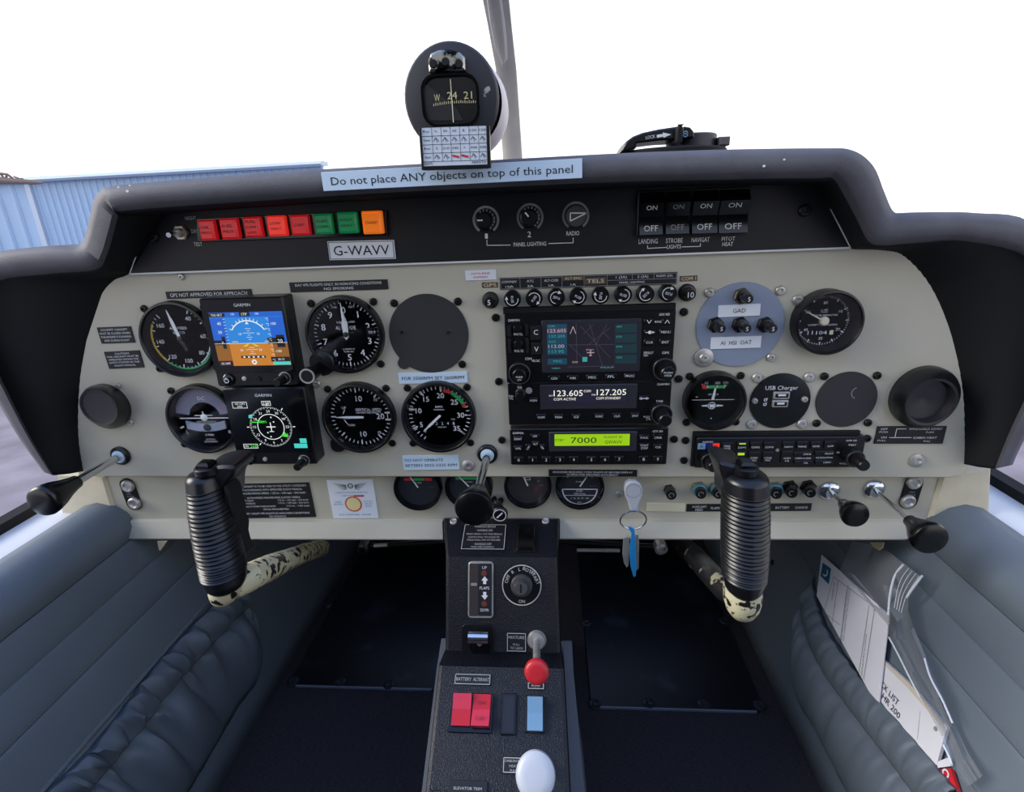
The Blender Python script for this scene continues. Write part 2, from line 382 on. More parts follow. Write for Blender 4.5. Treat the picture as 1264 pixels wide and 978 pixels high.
hood = thing('glareshield', 'dark grey padded hood arching over the whole instrument panel', 'dashboard hood', W0)
b = B(); b.grid([[cols[j][i] for j in range(2, 8)] for i in range(n)][::-1]); b.obj('padded_rim', hoodm, hood, sharp=85)
b = B(); b.grid([[cols[j][i] for j in range(0, 3)] for i in range(n)][::-1]); b.obj('inner_lining', hoodin, hood, thick=0.002, label='matt black inner lining of the hood')
# chips of missing paint on the rim
b = B()
for px, py, r in ((157, 236, 1.8), (943, 205, 1.5), (968, 197, 1.2), (160, 229, 1.2), (146, 231, 1.3)):
    p = PY(px, py, -.0655); b.add([(p.x+r*.0008*math.cos(t), p.y, p.z+r*.0006*math.sin(t)) for t in [k*1.05 for k in range(6)]], [tuple(range(6))])
b.obj('paint_chips', white, hood, kind='stuff')

# main panel plate
ol = [(96, 589), (92, 540), (94, 480), (105, 420), (124, 362), (140, 335), (300, 315), (900, 285), (1112, 290), (1150, 340), (1176, 410), (1193, 480), (1199, 540), (1198, 572), (1188, 588), (1172, 590.5), (640, 589.5)]
panel = thing('instrument_panel', 'cream painted metal instrument panel filled with gauges and radios', 'instrument panel', W0)
b = B(); b.prism([(PY(x, y, 0).x, PY(x, y, 0).z) for x, y in ol], 0.012, 0.0, 0.0015); b.obj('panel_plate', cream, panel)
low = thing('lower_panel', 'cream lower sub-panel strip under the main instrument panel', 'instrument panel', W0)
YL = 0.014
def PL(x, y): p = PY(x, y, YL); return (p.x, p.z)
b = B(); b.prism([PL(*q) for q in ((113, 575), (1180, 575), (1146, 645), (147, 643))], YL+.004, YL); b.obj('panel_plate', cream, low)
b = B()
for (xa, xb) in ((146, 547), (691, 1147)):
    ax, az = PL(xa, 640.5); bx, bz = PL(xb, 641); 
    p0 = Vector((ax, YL-.001, az)); p1 = Vector((bx, YL-.001, bz))
    q0 = PY(xa if xa != 146 else 153, 666, YL-.012); q1 = PY(xb if xb != 1147 else 1118, 667, YL-.012)
    b.loft([[p0, p0+Vector((0, -.004, -.001)), q0+Vector((0, -.001, .002)), q0, q0+Vector((0, .004, -.001)), q0+Vector((0, .03, -.001)), p0+Vector((0, .02, 0))],
            [p1, p1+Vector((0, -.004, -.001)), q1+Vector((0, -.001, .002)), q1, q1+Vector((0, .004, -.001)), q1+Vector((0, .03, -.001)), p1+Vector((0, .02, 0))]])
b.obj('bottom_flange', cream, low)
# dark box volume behind panel so nothing shows through
# side posts
for nm, lab, poly, yy in (('side_post', 'cream door post left of the instrument panel', ((68, 584), (128, 588), (141, 632), (151, 668), (96, 668), (78, 664)), .010),
                      ('side_post', 'beige door post right of the instrument panel', ((1163, 586), (1225.5, 577), (1222, 656), (1215, 672), (1140, 672), (1146, 648)), .010)):
    b = B(); b.prism([(PY(x, y, yy).x, PY(x, y, yy).z) for x, y in poly], yy+.05, yy, 0.003); b.obj(nm, cream2, None, label=lab, cat='door post')
# screws
def screw(parent, x, z, r=.0038, m=screwb, y=-.0005, dark=False):
    b = B(); a = random.random()*1.5; n = 14
    b.lathe([(r, y), (r, y-.0012), (r*.8, y-.0022), (r*.42, y-.0024), (r*.34, y-.0010), (0.0002, y-.0008)], x, z, n)
    b2 = b.obj('screw', m, parent); return b2
for px, py in ((612, 392), (615.7, 470.8), (619.5, 543), (832, 542), (837.6, 467.5), (844, 385), (846, 543.4), (844, 568), (1069.6, 541)):
    p = PY(px, py); screw(panel, p.x, p.z)
for px, py, r in ((578, 574.4, .0065), (391, 473.5, .0042), (1131, 568, .0072), (984.6, 370, .0050), (146.6, 475.7, .003), (162.3, 521, .0035), (225, 341.6, .003), (372, 469, .003)):
    p = PY(px, py); screw(panel, p.x, p.z, r, steel)
p = PL(764, 610); screw(low, p[0], p[1], .0045, steel, YL-.0005)
for px, py in ((148, 668), (140, 634), (1146, 645)):
    p = PL(px, py); screw(low, p[0], p[1], .004, steel, YL-.006)

# upper switch plate
YS = -0.004
splate = thing('switch_plate', 'black upper switch plate with thin white edge under the hood', 'switch panel', W0)
def PS(x, y, yy=YS): p = PY(x, y, yy); return (p.x, p.z)
b = B(); b.prism([PS(*q) for q in ((160, 338), (1049, 305.5), (1024, 252), (1004, 222), (600, 228), (222, 252), (205, 264))], .0, YS, 0); b.obj('plate', blackp, splate)
b = B()
for a_, c_ in (((160, 338.5), (1049.5, 306)), ((1025, 258), (1050, 307)), ((160, 339), (168, 317))):
    (x0, z0), (x1, z1) = PS(*a_), PS(*c_); b.seg(x0, z0, x1, z1, .0016 if a_[0] == 160 and c_[0] > 900 else .0011, YS-.0004)
b.obj('white_edge', white, splate)
for px, py in ((189.6, 292.6), (993, 260)):
    p = PS(px, py); screw(splate, p[0], p[1], .0052, screwb, YS-.0003)
b = B()
def ptext(b, t, px0, px1, pyc, h_px, y=YS-.0004, fn=PY, rot=-.037*0):
    a_, c_ = fn(px0, pyc, y), fn(px1, pyc, y); m_ = (a_+c_)/2; h = h_px*.00077
    b.text(t, m_.x, m_.z, h, y, abs(c_.x-a_.x))
z2 = K(160, 220, 3.718); z4 = K(560, 220, 3.16)
for t, u0, u1, v, h in (('NIGHT', 255, 305, 184, 16), ('DAY', 283, 312, 243, 17), ('TEST', 294, 333, 303, 17)):
    (x0, y0), (x1, _) = z2(u0, v), z2(u1, v); ptext(b, t, x0, x1, y0, h/3.718)
for t, u0, u1, v, h in (('1', 122, 133, 226, 18), ('2', 288, 302, 219, 20), ('RADIO', 440, 490, 215, 15), ('PANEL LIGHTING', 234, 361, 257, 14),
                        ('LANDING', 722, 796, 246, 17), ('STROBE', 828, 893, 243, 16), ('LIGHTS', 832, 887, 267, 14), ('NAVIGAT', 928, 998, 240, 16), ('PITOT', 1046, 1098, 236, 14), ('HEAT', 1048, 1090, 257, 14)):
    (x0, y0), (x1, _) = z4(u0, v), z4(u1, v); ptext(b, t, x0, x1, y0, h/3.16)
for pts in (((130, 240), (130, 262), (222, 261)), ((370, 255), (466, 252), (466, 232)), ((756, 262), (756, 274), (830, 270)), ((890, 268), (962, 266), (962, 254))):
    for i in range(2):
        p, q = PS(*z4(*pts[i])), PS(*z4(*pts[i+1])); b.seg(p[0], p[1], q[0], q[1], .0006, YS-.0004)
b.obj('lettering', white, splate, kind='stuff')

# annunciator lights
ann = [(325, 417, 190, 285, red, 'red', ('OIL', 'PRESS')), (420, 522, 183, 279, red, 'red', ('FUEL', 'PRESS')), (530, 626, 176, 271, red, 'red', ('FUEL', 'LOW', 'LEVEL')), (637, 737, 171, 266, redb, 'bright red', ('LOW', 'VOLT')),
       (744, 842, 167, 262, red, 'red', ('START',)), (852, 947, 162, 257, green, 'green', ('FLAPS', 'DOWN')), (957, 1061, 155, 253, green, 'green', ('PITOT', 'HEAT')), (1068, 1175, 150, 256, orange, 'orange', ('STANDBY',))]
fa = FY(*z2(750, 218), YS)
an = thing('annunciator_housing', 'black housing behind the row of warning lights', 'light housing', fa)
b = B(); q = [fa.p(*z2(u, v), 0) for u, v in ((316, 186), (318, 292), (1186, 262), (1180, 146))]; b.prism(q, 0.0, -.003, .0005); b.obj('housing', blackg, an)
for i, (u0, u1, v0, v1, m, cn, words) in enumerate(ann):
    fr = FY(*z2((u0+u1)/2, (v0+v1)/2), YS-.003); x0, z1 = fr.p(*z2(u0+3, v0+2)); x1, z0 = fr.p(*z2(u1-3, v1-2))
    t = thing('warning_light', '%s square warning light reading %s in the row on the black plate' % (cn, ' '.join(words)), 'warning light', fr, 'row of square warning lights')
    b = B(); b.box(x0, x1, z0, z1, .001, -.007, .0018, .0012); b.obj('lens', m, t)
    b = B(); hh = (z1-z0); k = len(words)
    for j, wd in enumerate(words):
        b.text(wd, 0, (z0+z1)/2 + ((k-1)/2-j)*hh*.26, hh*.13, -.0073, (x1-x0)*.62)
    b.obj('lettering', ink, t)
# toggle switch
fr = FY(*z2(240, 250), YS); t = thing('toggle_switch', 'small chrome toggle switch left of the warning lights', 'switch', fr)
b = B(); b.prism(circ(0, 0, .0072, 6), .0, -.0035, .0008); b.obj('nut', mat('toggle_nut', (205, 196, 170), .35, .8), t)
b = B(); b.lathe([(.0042, -.003), (.0042, -.007), (.0025, -.008)], 0, 0, 18); b.obj('bushing', steel, t)
e = fr.p(*z2(182, 261), -.02); b = B(); b.tube([(0, -.006, 0), (e[0]*.6, -.015, e[1]*.6), (e[0], -.021, e[1])], [.0012, .0016, .0022]); b.obj('lever', chrome, t)
# lighting knobs
for i, (u, v, pa, lab) in enumerate(((118, 168, -90, 'black knurled panel lighting knob, leftmost of the three lighting knobs'), (290, 158, -40, 'black knurled panel lighting knob, middle one of the three lighting knobs'), (468, 152, 80, 'dark grey radio lighting knob with arrow pointer'))):
    fr = FY(*z4(u+8, v-5), YS); t = thing('dimmer_knob', lab, 'knob', fr, 'panel lighting dimmer knobs')
    b = B(); b.ring(0, 0, .0098, .0118, -.0005, 215-360, 145, 40); b.obj('dial_ring', dim if i else mat('ring_grey', (170, 172, 175), .5), t)
    if i < 2:
        b = B(); n = 24; b.loft([[((r*(1+.06*(k % 2)))*math.cos(2*math.pi*k/n), y, (r*(1+.06*(k % 2)))*math.sin(2*math.pi*k/n)) for k in range(n)] for r, y in ((.0085, 0), (.0085, -.006), (.0068, -.007), (.0064, -.016), (.0056, -.017))]); b.obj('knob', black, t)
        cx_, cz_ = ang(pa); b = B(); b.seg(cx_*.001, cz_*.001, cx_*.0056, cz_*.0056, .0012, -.0172); b.obj('pointer', white, t)
        b = B()
        for k in range(9):
            c_, s_ = ang(-30+k*22); b.seg(c_*.0072, s_*.0072, c_*.0088, s_*.0088, .0014, -.0071)
        b.obj('scale_marks', dim, t)
    else:
        b = B(); b.lathe([(.0094, 0), (.0094, -.006), (.0085, -.008)], 0, 0, 32); b.obj('knob', mat('knob_grey', (62, 64, 68), .5), t)
        b = B(); 
        for p_, q_ in (((-.005, .0025), (-.005, -.004)), ((-.005, -.004), (.0088, .002)), ((.0088, .002), (-.005, .0025))): b.seg(*p_, *q_, .001, -.0083)
        b.obj('pointer', white, t)
# rocker switches
for i, (u0, u1, v0, v1, nm, lit) in enumerate(((716, 815, 50, 222, 'landing light', 1), (819, 916, 46, 218, 'strobe light', 0), (922, 1024, 42, 216, 'navigation light', 1), (1027, 1140, 38, 214, 'pitot heat', 1))):
    fr = FY(*z4((u0+u1)/2, (v0+v1)/2), YS); x0, z1 = fr.p(*z4(u0+2, v0)); x1, z0 = fr.p(*z4(u1-2, v1))
    t = thing('rocker_switch', 'black %s rocker switch reading ON and OFF, labelled %s' % (nm, ('LANDING', 'STROBE', 'NAVIGAT', 'PITOT HEAT')[i]), 'switch', fr, 'black rocker switches on the right of the switch plate')
    b = B(); b.box(x0, x1, z0, z1, 0, -.004, .0008, .001); b.obj('frame', black, t)
    b = B(); xm0, xm1 = x0+.0015, x1-.0015; H = z1-z0; zm = z0+H*.42; rows = [(z0+.001, -.010), (zm, -.005), (zm+H*.30, -.0095), (z1-.0015, -.004)]
    b.loft([[(xm0, y, z) for z, y in rows]+[(xm0, 0, z1-.0015), (xm0, 0, z0+.001)], [(xm1, y, z) for z, y in rows]+[(xm1, 0, z1-.0015), (xm1, 0, z0+.001)]]); b.obj('rocker', blackg, t)
    b = B(); wd = x1-x0
    def onplane(za, ya, zb, yb, txt, zc, h, wt):
        vs, fs, a_, b__ = glyphs(txt); k = h/.7; kx = wt/(b__-a_); m_ = (a_+b__)/2
        out = []
        for x, z in vs:
            Z = zc+(z-.35)*k; f_ = (Z-za)/(zb-za); out.append(((x-m_)*kx, ya+(yb-ya)*f_-.0003, Z))
        b.add(out, fs)
    onplane(z0+.001, -.010, zm, -.005, 'OFF', z0+H*.17, H*.13, wd*.52)
    onplane(zm, -.005, zm+H*.30, -.0095, 'ON', zm+H*.2, H*.10, wd*.40)
    b.obj('lettering', white if lit else dim, t)

# ------------------------------------------------------------------ placards
def placard(corners, lines, label, base=placb, inkm=white, y=0.0, border=False, th=.0012, name='placard', fn=None, hpx=None, group=None, bw=.0005, fill=.9, parent=None):
    """corners TL TR BR BL in px; lines: (text, vpos 0..1 from top, rel height, rel width, rel x centre)"""
    P_ = [PY(px, py, y) for px, py in corners]; c_ = sum(P_, Vector())/4
    X = (P_[1]-P_[0]+P_[2]-P_[3])/2; wd = X.length; a = math.atan2(X.z, X.x); Zd = (P_[0]-P_[3]+P_[1]-P_[2])/2
    fr = Fr(c_, (math.cos(a), 0, math.sin(a)), (-math.sin(a), 0, math.cos(a))); hg = Zd.length
    t = thing(name, label, 'placard', fr, group)
    b = B(); b.box(-wd/2, wd/2, -hg/2, hg/2, .0002, -th, .0002); b.obj('plate', base, t)
    b = B()
    for L in lines:
        tx, v, h, wr = L[:4]; xc = L[4] if len(L) > 4 else 0
        b.text(tx, xc*wd, (0.5-v)*hg, h*hg, -th-.0002, wr*wd)
    if border: b.frame(-wd/2+bw*1.5, wd/2-bw*1.5, -hg/2+bw*1.5, hg/2-bw*1.5, bw, -th-.0002)
    if b.v: b.obj('lettering', inkm, t)
    return t, fr, wd, hg, th
z6 = K(90, 330, 3.623); z7 = K(340, 330, 3.621); z8 = K(590, 330, 3.623); r1 = K(830, 330, 3.623); r2 = K(1040, 330, 2.964)
l3 = K(0, 540, 4.444); l5 = K(470, 560, 3.83); l6 = K(740, 560, 2.412)
placard([(397, 213), (718, 195.5), (719, 220), (400, 236)], [('Do not place ANY objects on top of this panel', .5, .42, .93)], 'long pale label reading Do not place ANY objects on top of this panel', skyblue, ink, -.0655)
placard([z2(912, 288), z2(1216, 285), z2(1222, 368), z2(920, 378)], [('G-WAVV', .5, .52, .84)], 'white plate on the black switch plate reading G-WAVV', paper, ink, YS, True, th=.002)
placard([z6(415, 108), z6(800, 98), z6(803, 128), z6(425, 143)], [('GPS NOT APPROVED FOR APPROACH', .5, .5, .9)], 'narrow black placard above the airspeed dial reading GPS NOT APPROVED')
placard([z7(63, 68), z7(500, 53), z7(507, 98), z7(70, 112)], [('DAY VFR FLIGHTS ONLY. IN NON-ICING CONDITIONS', .3, .26, .88), ('NO SMOKING', .74, .26, .3)], 'black placard above the altimeter reading DAY VFR FLIGHTS ONLY NO SMOKING')
placard([z7(848, 15), z7(985, 10), z7(990, 55), z7(850, 60)], [('DATA BASE', .32, .2, .6), ('EXPIRED', .68, .2, .45)], 'small white label with red lettering reading DATA BASE EXPIRED', paper, redink)
placard([z7(550, 472), z7(858, 466), z7(860, 514), z7(553, 521)], [('FOR 2500RPM SET 2600RPM', .5, .3, .9)], 'white label above the tachometer reading FOR 2500RPM SET 2600RPM', skyblue, ink)
placard([z7(570, 842), z7(820, 838), z7(822, 902), z7(573, 906)], [('DO NOT OPERATE', .3, .18, .68, -.12), ('BETEEN 2025-2325 RPM', .66, .18, .92)], 'white label below the tachometer reading DO NOT OPERATE', skyblue, ink)
placard([z6(108, 268), z6(262, 265), z6(278, 335), z6(133, 342)], [('COCKPIT CANOPY', .16, .13, .8), ('MUST BE CLOSED WHEN', .38, .13, .9), ('THE ENGINE IS RUNNING', .6, .13, .9), ('AND DURING FLIGHT', .82, .13, .75)], 'small black four-line placard left of the airspeed dial, the upper of two')
placard([z6(142, 377), z6(300, 372), z6(320, 446), z6(165, 455)], [('CAUTION', .13, .11, .4), ('THIS AIRCRAFT MUST BE', .3, .1, .9), ('OPERATED WITHIN THE', .47, .1, .85), ('LIMITS STATED IN THE', .64, .1, .86), ('FLIGHT MANUAL', .82, .1, .6)], 'small black five-line placard left of the airspeed dial, the lower of two')
placard([z8(315, 905), z8(710, 905), z8(712, 936), z8(318, 932)], [('ENCODER REQUIRES 3 MIN WARM-UP BEFORE DISPLAY', .32, .27, .9), ('15 MINS FOR SPECIFIED ACCURACY', .72, .27, .58)], 'thin black placard under the transponder about encoder warm-up', border=False)
t, fr, wd, hg, th = placard([r2(127, 580), r2(378, 582), r2(366, 643), r2(112, 646)], [('OFF', .14, .11, .1, -.4), ('PUSH', .31, .09, .12, -.4), ('ON', .62, .11, .08, -.38), ('PULL', .8, .09, .12, -.4), ('WINDSHIELD DEMIST', .14, .11, .48, .2), ('PUSH', .33, .09, .11, .27), ('CABIN HEAT', .64, .12, .34, .22), ('PULL', .84, .09, .1, .26)], 'black placard below the right air vent reading CABIN HEAT')
b = B()
for x0, z0, x1, z1 in ((-.22, .37, -.22, -.13), (-.30, -.13, .02, -.13), (-.22, .37, -.08, .37)): b.seg(x0*wd, z0*hg, x1*wd, z1*hg, .0006, -.0015)
b.obj('arrow_lines', white, t)
# breaker strip
t, fr, wd, hg, th = placard([z8(97, 48), z8(888, 20), z8(890, 75), z8(100, 100)], [('COM/NAV', .34, .2, .085, -.445), ('10A', .75, .17, .045, -.445), ('ATC', .34, .2, .04, -.325), ('3A', .75, .17, .035, -.325), ('ALT-COD', .34, .2, .08, -.205), ('1A', .75, .17, .03, -.205), ('1A', .75, .17, .03, -.08),
      ('1 (3A)', .27, .2, .06, .19), ('2 (3A)', .27, .2, .06, .31), ('RADIO (3A)', .27, .18, .09, .43), ('PANEL LIGHTING', .72, .16, .14, .25)], 'long black breaker placard above the navigator with ALT ENC and TELS tags')
b = B(); b.frame(-wd/2+.0006, wd/2-.0006, -hg/2+.0006, hg/2-.0006, .0004, -.0015)
for u in (-.385, -.265, -.145, -.02, .11): b.rect(u*wd, u*wd+.0004, -hg/2, hg/2, -.0015)
for u in (.25, .37): b.rect(u*wd, u*wd+.0004, 0, hg/2, -.0015)
b.rect(.11*wd, wd/2, -.03*hg, .0004-.03*hg, -.0015)
b.obj('divider_lines', dim, t)
for (u, v0, v1, tx, wr) in ((-.08, .1, .46, 'ALT-ENC', .09), (.045, -.28, .28, 'TELS', .09)):
    b = B(); b.box(u*wd-.0095, u*wd+.0075+.002, v0*hg, v1*hg, -.001, -.0018); b.obj('tape_label', browns, t, label='brown tape label reading '+tx)
    b = B(); b.text(tx, u*wd, (v0+v1)/2*hg, (v1-v0)*hg*.55, -.0021, .0155); b.obj('lettering', creaml, t)
for cs, tx, lb in (((z8(18, 68), z8(88, 66), z8(90, 90), z8(20, 92)), 'GPS', 'tiny brown label reading GPS above the leftmost breaker'), ((z8(902, 40), z8(980, 36), z8(981, 60), z8(903, 64)), 'COM 1', 'tiny brown label reading COM 1 above the rightmost breaker')):
    placard(cs, [(tx, .5, .62, .82)], lb, browns, creaml, th=.0008)

# ------------------------------------------------------------------ breakers
def fuse(u, v, i, txt=None, rot=0, krop=z8):
    fr = FY(*krop(u, v), 0.0)
    words = {0: 'black push breaker with number 5, leftmost of the breaker row, under GPS', 9: 'black push breaker with number 10, rightmost of the breaker row, under COM 1'}
    names = ['', 'COM/NAV', 'ATC', 'ALT-COD', 'ALT-ENC', 'TELS', 'PANEL LIGHTING (nearer TELS)', 'PANEL LIGHTING (nearer RADIO)', 'RADIO']
    lab = words.get(i) or 'black round fuse holder with curved arrow under the %s label' % names[i]
    t = thing('circuit_breaker' if txt else 'fuse_holder', lab, 'circuit breaker', fr, 'row of breakers and fuses above the navigator')
    if txt:
        b = B(); b.lathe([(.0078, 0), (.0078, -.003), (.0068, -.0045), (.0052, -.005), (.0048, -.014), (.004, -.0155)], 0, 0, 24); b.obj('button', black, t)
        b = B(); b.text(txt, 0, 0, .0048, -.0157); b.obj('lettering', white, t)
    else:
        b = B(); b.lathe([(.0078, 0), (.0078, -.0075), (.0066, -.009)], 0, 0, 28); b.obj('cap', black, t)
        b = B(); b.ring(0, 0, .0050, .0056, -.0092, rot, rot+190, 18); c_, s_ = ang(rot+190); b.poly([(c_*.0036, s_*.0036), (c_*.0068, s_*.0068), (c_*.0052+s_*.003, s_*.0052-c_*.003)], -.0092)
        b.text('FUSE', 0, 0, .0024, -.0092, .0062, rot=math.radians(-rot-5+0)); b.obj('lettering', white, t)
for i, (u, v, r_) in enumerate(((57, 146, 0), (156, 138, 80), (252, 134, 300), (350, 130, 190), (446, 127, 20), (545, 122, 90), (645, 119, 10), (743, 116, 130), (843, 112, 10+180), (933, 112, 0))):
    fuse(u, v, i, {0: '5', 9: '10'}.get(i), r_)

# ------------------------------------------------------------------ gauges
def pull(x, z, R, y):   # move a centre fitted on the panel plane towards the camera, keeping its image
    k = (CAM.y-y)/CAM.y; return x*k, z*k, R*k
def gauge(name, label, cat, x, z, R, proud=.009, dialy=.0005, group=None, rim=.86, screws=None, face=dialm, y0=0.0, smat=screwb):
    k = (y0-proud-CAM.y)/(-CAM.y); x, z, R = x*k, z*k, R*k
    fr = FX(x, z, y0); t = thing(name, label, cat, fr, group)
    b = B(); b.lathe([(R, 0), (R, -proud+.002), (R*.985, -proud), (R*.93, -proud-.0004), (R*.90, -proud+.001), (R*rim, -.0012)], 0, 0, 56, cap=False); b.obj('bezel', black, t)
    b = B(); b.lathe([(R*.97, dialy-.0005), (.00002, dialy-.0005)], 0, 0, 48, cap=False)
    b.obj('dial', face, t)
    b = B(); b.lathe([(R*.905, -proud+.0012), (.00002, -proud+.0010)], 0, 0, 48, cap=False); b.obj('glass', gl, t)
    if screws:
        for sx, sz in ((-1, 1), (1, 1), (1, -1), (-1, -1)): screw(t, sx*screws, sz*screws, .0037, smat)
    return t, R*rim
def ticks(b, R, a0, a1, n, r0, r1, w, every=0, w2=None, r2_=None, y=-.0006):
    for k in range(n+1):
        a = a0+(a1-a0)*k/n; c_, s_ = ang(a); big = every and k % every == 0
        rr = (r2_ if (big and r2_) else r0)*R; b.seg(c_*rr, s_*rr, c_*r1*R, s_*r1*R, (w2 if big and w2 else w), y)
def needle(t, a, L, w=.0016, tail=.12, R=.03, m=white, hub=.004, y=-.003):
    c_, s_ = ang(a); b = B(); b.seg(-c_*tail*R, -s_*tail*R, c_*L*.55*R, s_*L*.55*R, w, y, w*1.25); b.seg(c_*L*.55*R, s_*L*.55*R, c_*L*R, s_*L*R, w*1.25, y, w*.3)
    b.obj('needle', m, t)
    if hub: b = B(); b.lathe([(hub, -.001), (hub, -.0035), (hub*.6, -.004)], 0, 0, 18); b.obj('hub', black, t)

# airspeed
t, R = gauge('airspeed_indicator', 'round airspeed dial with yellow and green arc, partly behind the attitude display', 'gauge', -.3714, -.1082, .0387, screws=.0305)
b = B(); ticks(b, R, 25, 320, 36, .88, .97, .0007, 4, .0011, .82)
b.text('KNOTS', -.001, .006, .0026, -.0007, .012); b.text('AIRSPEED', -.001, .0105, .0028, -.0007, .018); b.obj('scale_marks', white, t)
b = B()
for tx, a in (('40', 30), ('60', 85), ('80', 130), ('100', 174), ('120', 217), ('140', 263), ('160', 306)):
    c_, s_ = ang(a); b.text(tx, c_*R*.70, s_*R*.70, .0042, -.0006)
b.obj('numerals', white, t)
b = B(); b.ring(0, 0, R*.92, R*.97, -.0008, 96, 222); b.obj('green_arc', greenp, t, label='green arc')
b = B(); b.ring(0, 0, R*.90, R*.96, -.0008, 222, 300); b.obj('yellow_arc', yellowp, t, label='yellow arc')
b = B(); b.ring(0, 0, R*.87, R*.90, -.0008, 80, 150); b.obj('white_arc', white, t)
needle(t, -14, .92, .0030, .1, R, hub=.003)
b = B(); b.seg(0, 0, .004, -.012, .004, -.0025, .0035); b.obj('needle_tail', black, t)

# turn coordinator
t, R = gauge('turn_coordinator', 'round turn dial with white aeroplane bar and slip ball below the airspeed dial', 'gauge', -.3661, -.1940, .0383, screws=.0300)
b = B(); b.ring(0, 0, R*.52, R*.98, -.0006, -80, 80); b.obj('grey_face', mat('face_grey_lilac', (122, 124, 146), .5), t)
b = B(); b.rect(-R*.82, R*.82, -.0003, .0009, -.0030); b.poly([(-R*.3, .0030), (R*.3, .0030), (R*.3, .0038), (-R*.3, .0038)], -.003); b.lathe([(.004, -.0028), (.0032, -.0034)], 0, .0008, 18); b.seg(0, 0, 0, .0075, .0014, -.003)
b.obj('aeroplane_pointer', white, t)
b = B(); pts = [(R*.62*math.sin(a), -.0120-R*.10*(1-abs(math.sin(a)))*0-R*.20*(math.cos(a)-1)*-1*0) for a in (-1, 1)]
b.loft([[(x, -.0008, -.0105-.0045+(.0035*(x/(R*.66))**2)), (x, -.0026, -.0105-.0045+(.0035*(x/(R*.66))**2)), (x, -.0026, -.0105+.0042+(.0035*(x/(R*.66))**2)), (x, -.0008, -.0105+.0042+(.0035*(x/(R*.66))**2))] for x in [R*.66*(k/8-1) for k in range(17)]])
b.obj('slip_tube', mat('slip_tube_glass', (150, 158, 176), .15), t)
b = B(); b.lathe([(.0041, -.003), (.0036, -.0038)], 0.001, -.0103, 18); b.obj('slip_ball', blackg, t)
b = B(); b.text('DC', 0, R*.66, .004, -.0009); b.text('2 MIN', 0, -R*.60, .0026, -.0009); b.text('NO PITCH', 0, -R*.76, .0018, -.0009, .010); b.text('INFORMATION', 0, -R*.84, .0018, -.0009, .014); b.text('TURN COORDINATOR', 0, -.0045, .0016, -.0009, .022)
b.text('L', -R*.72, -R*.50, .0036, -.0009); b.text('R', R*.72, -R*.50, .0036, -.0009)
for sx in (-1, 1): b.seg(sx*R*.80, -R*.30, sx*R*.94, -R*.36, .0018, -.0009)
b.obj('lettering', white, t)
b = B(); b.text('OFF', R*.62, .010, .002, -.0012, .005); b.obj('flag', redp, t)

# altimeter
t, R = gauge('altimeter', 'round altimeter with both needles at zero, adjusting knob at its lower left', 'gauge', -.2001, -.1072, .0387, screws=.0305)
b = B(); ticks(b, R, 0, 360, 50, .90, .98, .0006, 5, .0012, .85)
b.text('ALTITUDE', 0, .0062, .0034, -.0006, .020); b.text('100', -.0085, R*.80, .0018, -.0006, .005); b.text('FEET', .0085, R*.80, .0018, -.0006, .006); b.text('1000', -.003, .0115, .0026, -.0006, .010); b.text('10,000', .006, .0118, .0018, -.0006, .007)
b.text('CALIBRATED TO', 0, -.0150, .0014, -.0006, .012); b.text('20,000 FEET', 0, -.0175, .0014, -.0006, .010); b.obj('scale_marks', white, t)
b = B()
for k in range(10):
    c_, s_ = ang(36*k); b.text(str(k), c_*R*.71, s_*R*.71, .0064, -.0006, bold=.0003)
b.obj('numerals', white, t)
b = B(); b.box(R*.62, R*.93, -.0030, .0058, -.0006, -.0012, 0); b.obj('pressure_window', blackg, t)
b = B(); b.text('29.9', R*.78, .0014, .0026, -.0014, .007); b.obj('lettering', white, t)
needle(t, -2, .95, .0020, .15, R, hub=0); needle(t, 0, .60, .0048, .1, R, hub=.0025, y=-.0024)
b = B(); q = FX(-.2001*.98, -.1072*.98).p(*z7(235, 470)); fr = FX(-.2001*.98, -.1072*.98)
k0 = fr.p(*z7(205, 440)); b.lathe([(.0125, 0), (.0125, -.006), (.0115, -.007)], k0[0]+.004, k0[1]+.004, 28); b.obj('knob_boss', black, t)
k1 = fr.p(*z7(155, 478), -.026); b = B(); b.lathe([(.0068, -.006), (.0068, -.024), (.0074, -.025), (.0074, -.031), (.0066, -.032)], k1[0], k1[1], 26); b.obj('adjusting_knob', black, t)
b = B(); b.ring(k1[0], k1[1], .0058, .0074, -.0323, n=30); b.obj('knob_ring', steel, t)

# VSI
t, R = gauge('vertical_speed_indicator', 'round vertical speed dial with needle pointing left to zero', 'gauge', -.1974, -.1945, .0383, screws=.0300)
b = B(); ticks(b, R, 270-172, 270+172, 40, .86, .96, .0009, 5, .0014, .80)
b.text('VERTICAL SPEED', R*.28, .0072, .0030, -.0006, .027); b.text('100 FEET PER MINUTE', R*.28, .0040, .0017, -.0006, .026); b.text('UP', -R*.50, .0095, .0028, -.0006); b.text('DOWN', -R*.33, -.0095, .0024, -.0006, .007)
b.seg(-R*.55, .003, -R*.48, .0075, .0007, -.0006); b.seg(-R*.55, -.003, -R*.45, -.0085, .0007, -.0006)
b.frame(R*.86, R*1.0, -.0035, .0035, .0007, -.0006); b.obj('scale_marks', white, t)
b = B()
for tx, a, rr, h in (('10', 2, .60, .0060), ('10', 178, .60, .0060), ('20', 90, .64, .0060), ('15', 45, .78, .0030), ('15', 135, .78, .0030)):
    c_, s_ = ang(a); b.text(tx, c_*R*rr, s_*R*rr, h, -.0006)
b.obj('numerals', white, t)
needle(t, -90, .78, .0022, .12, R, hub=0)
b = B(); b.box(-R*1.06, -R*.60, -R*1.17, -R*.68, 0, -.006, .001, .006); b.obj('corner_lug', black, t)

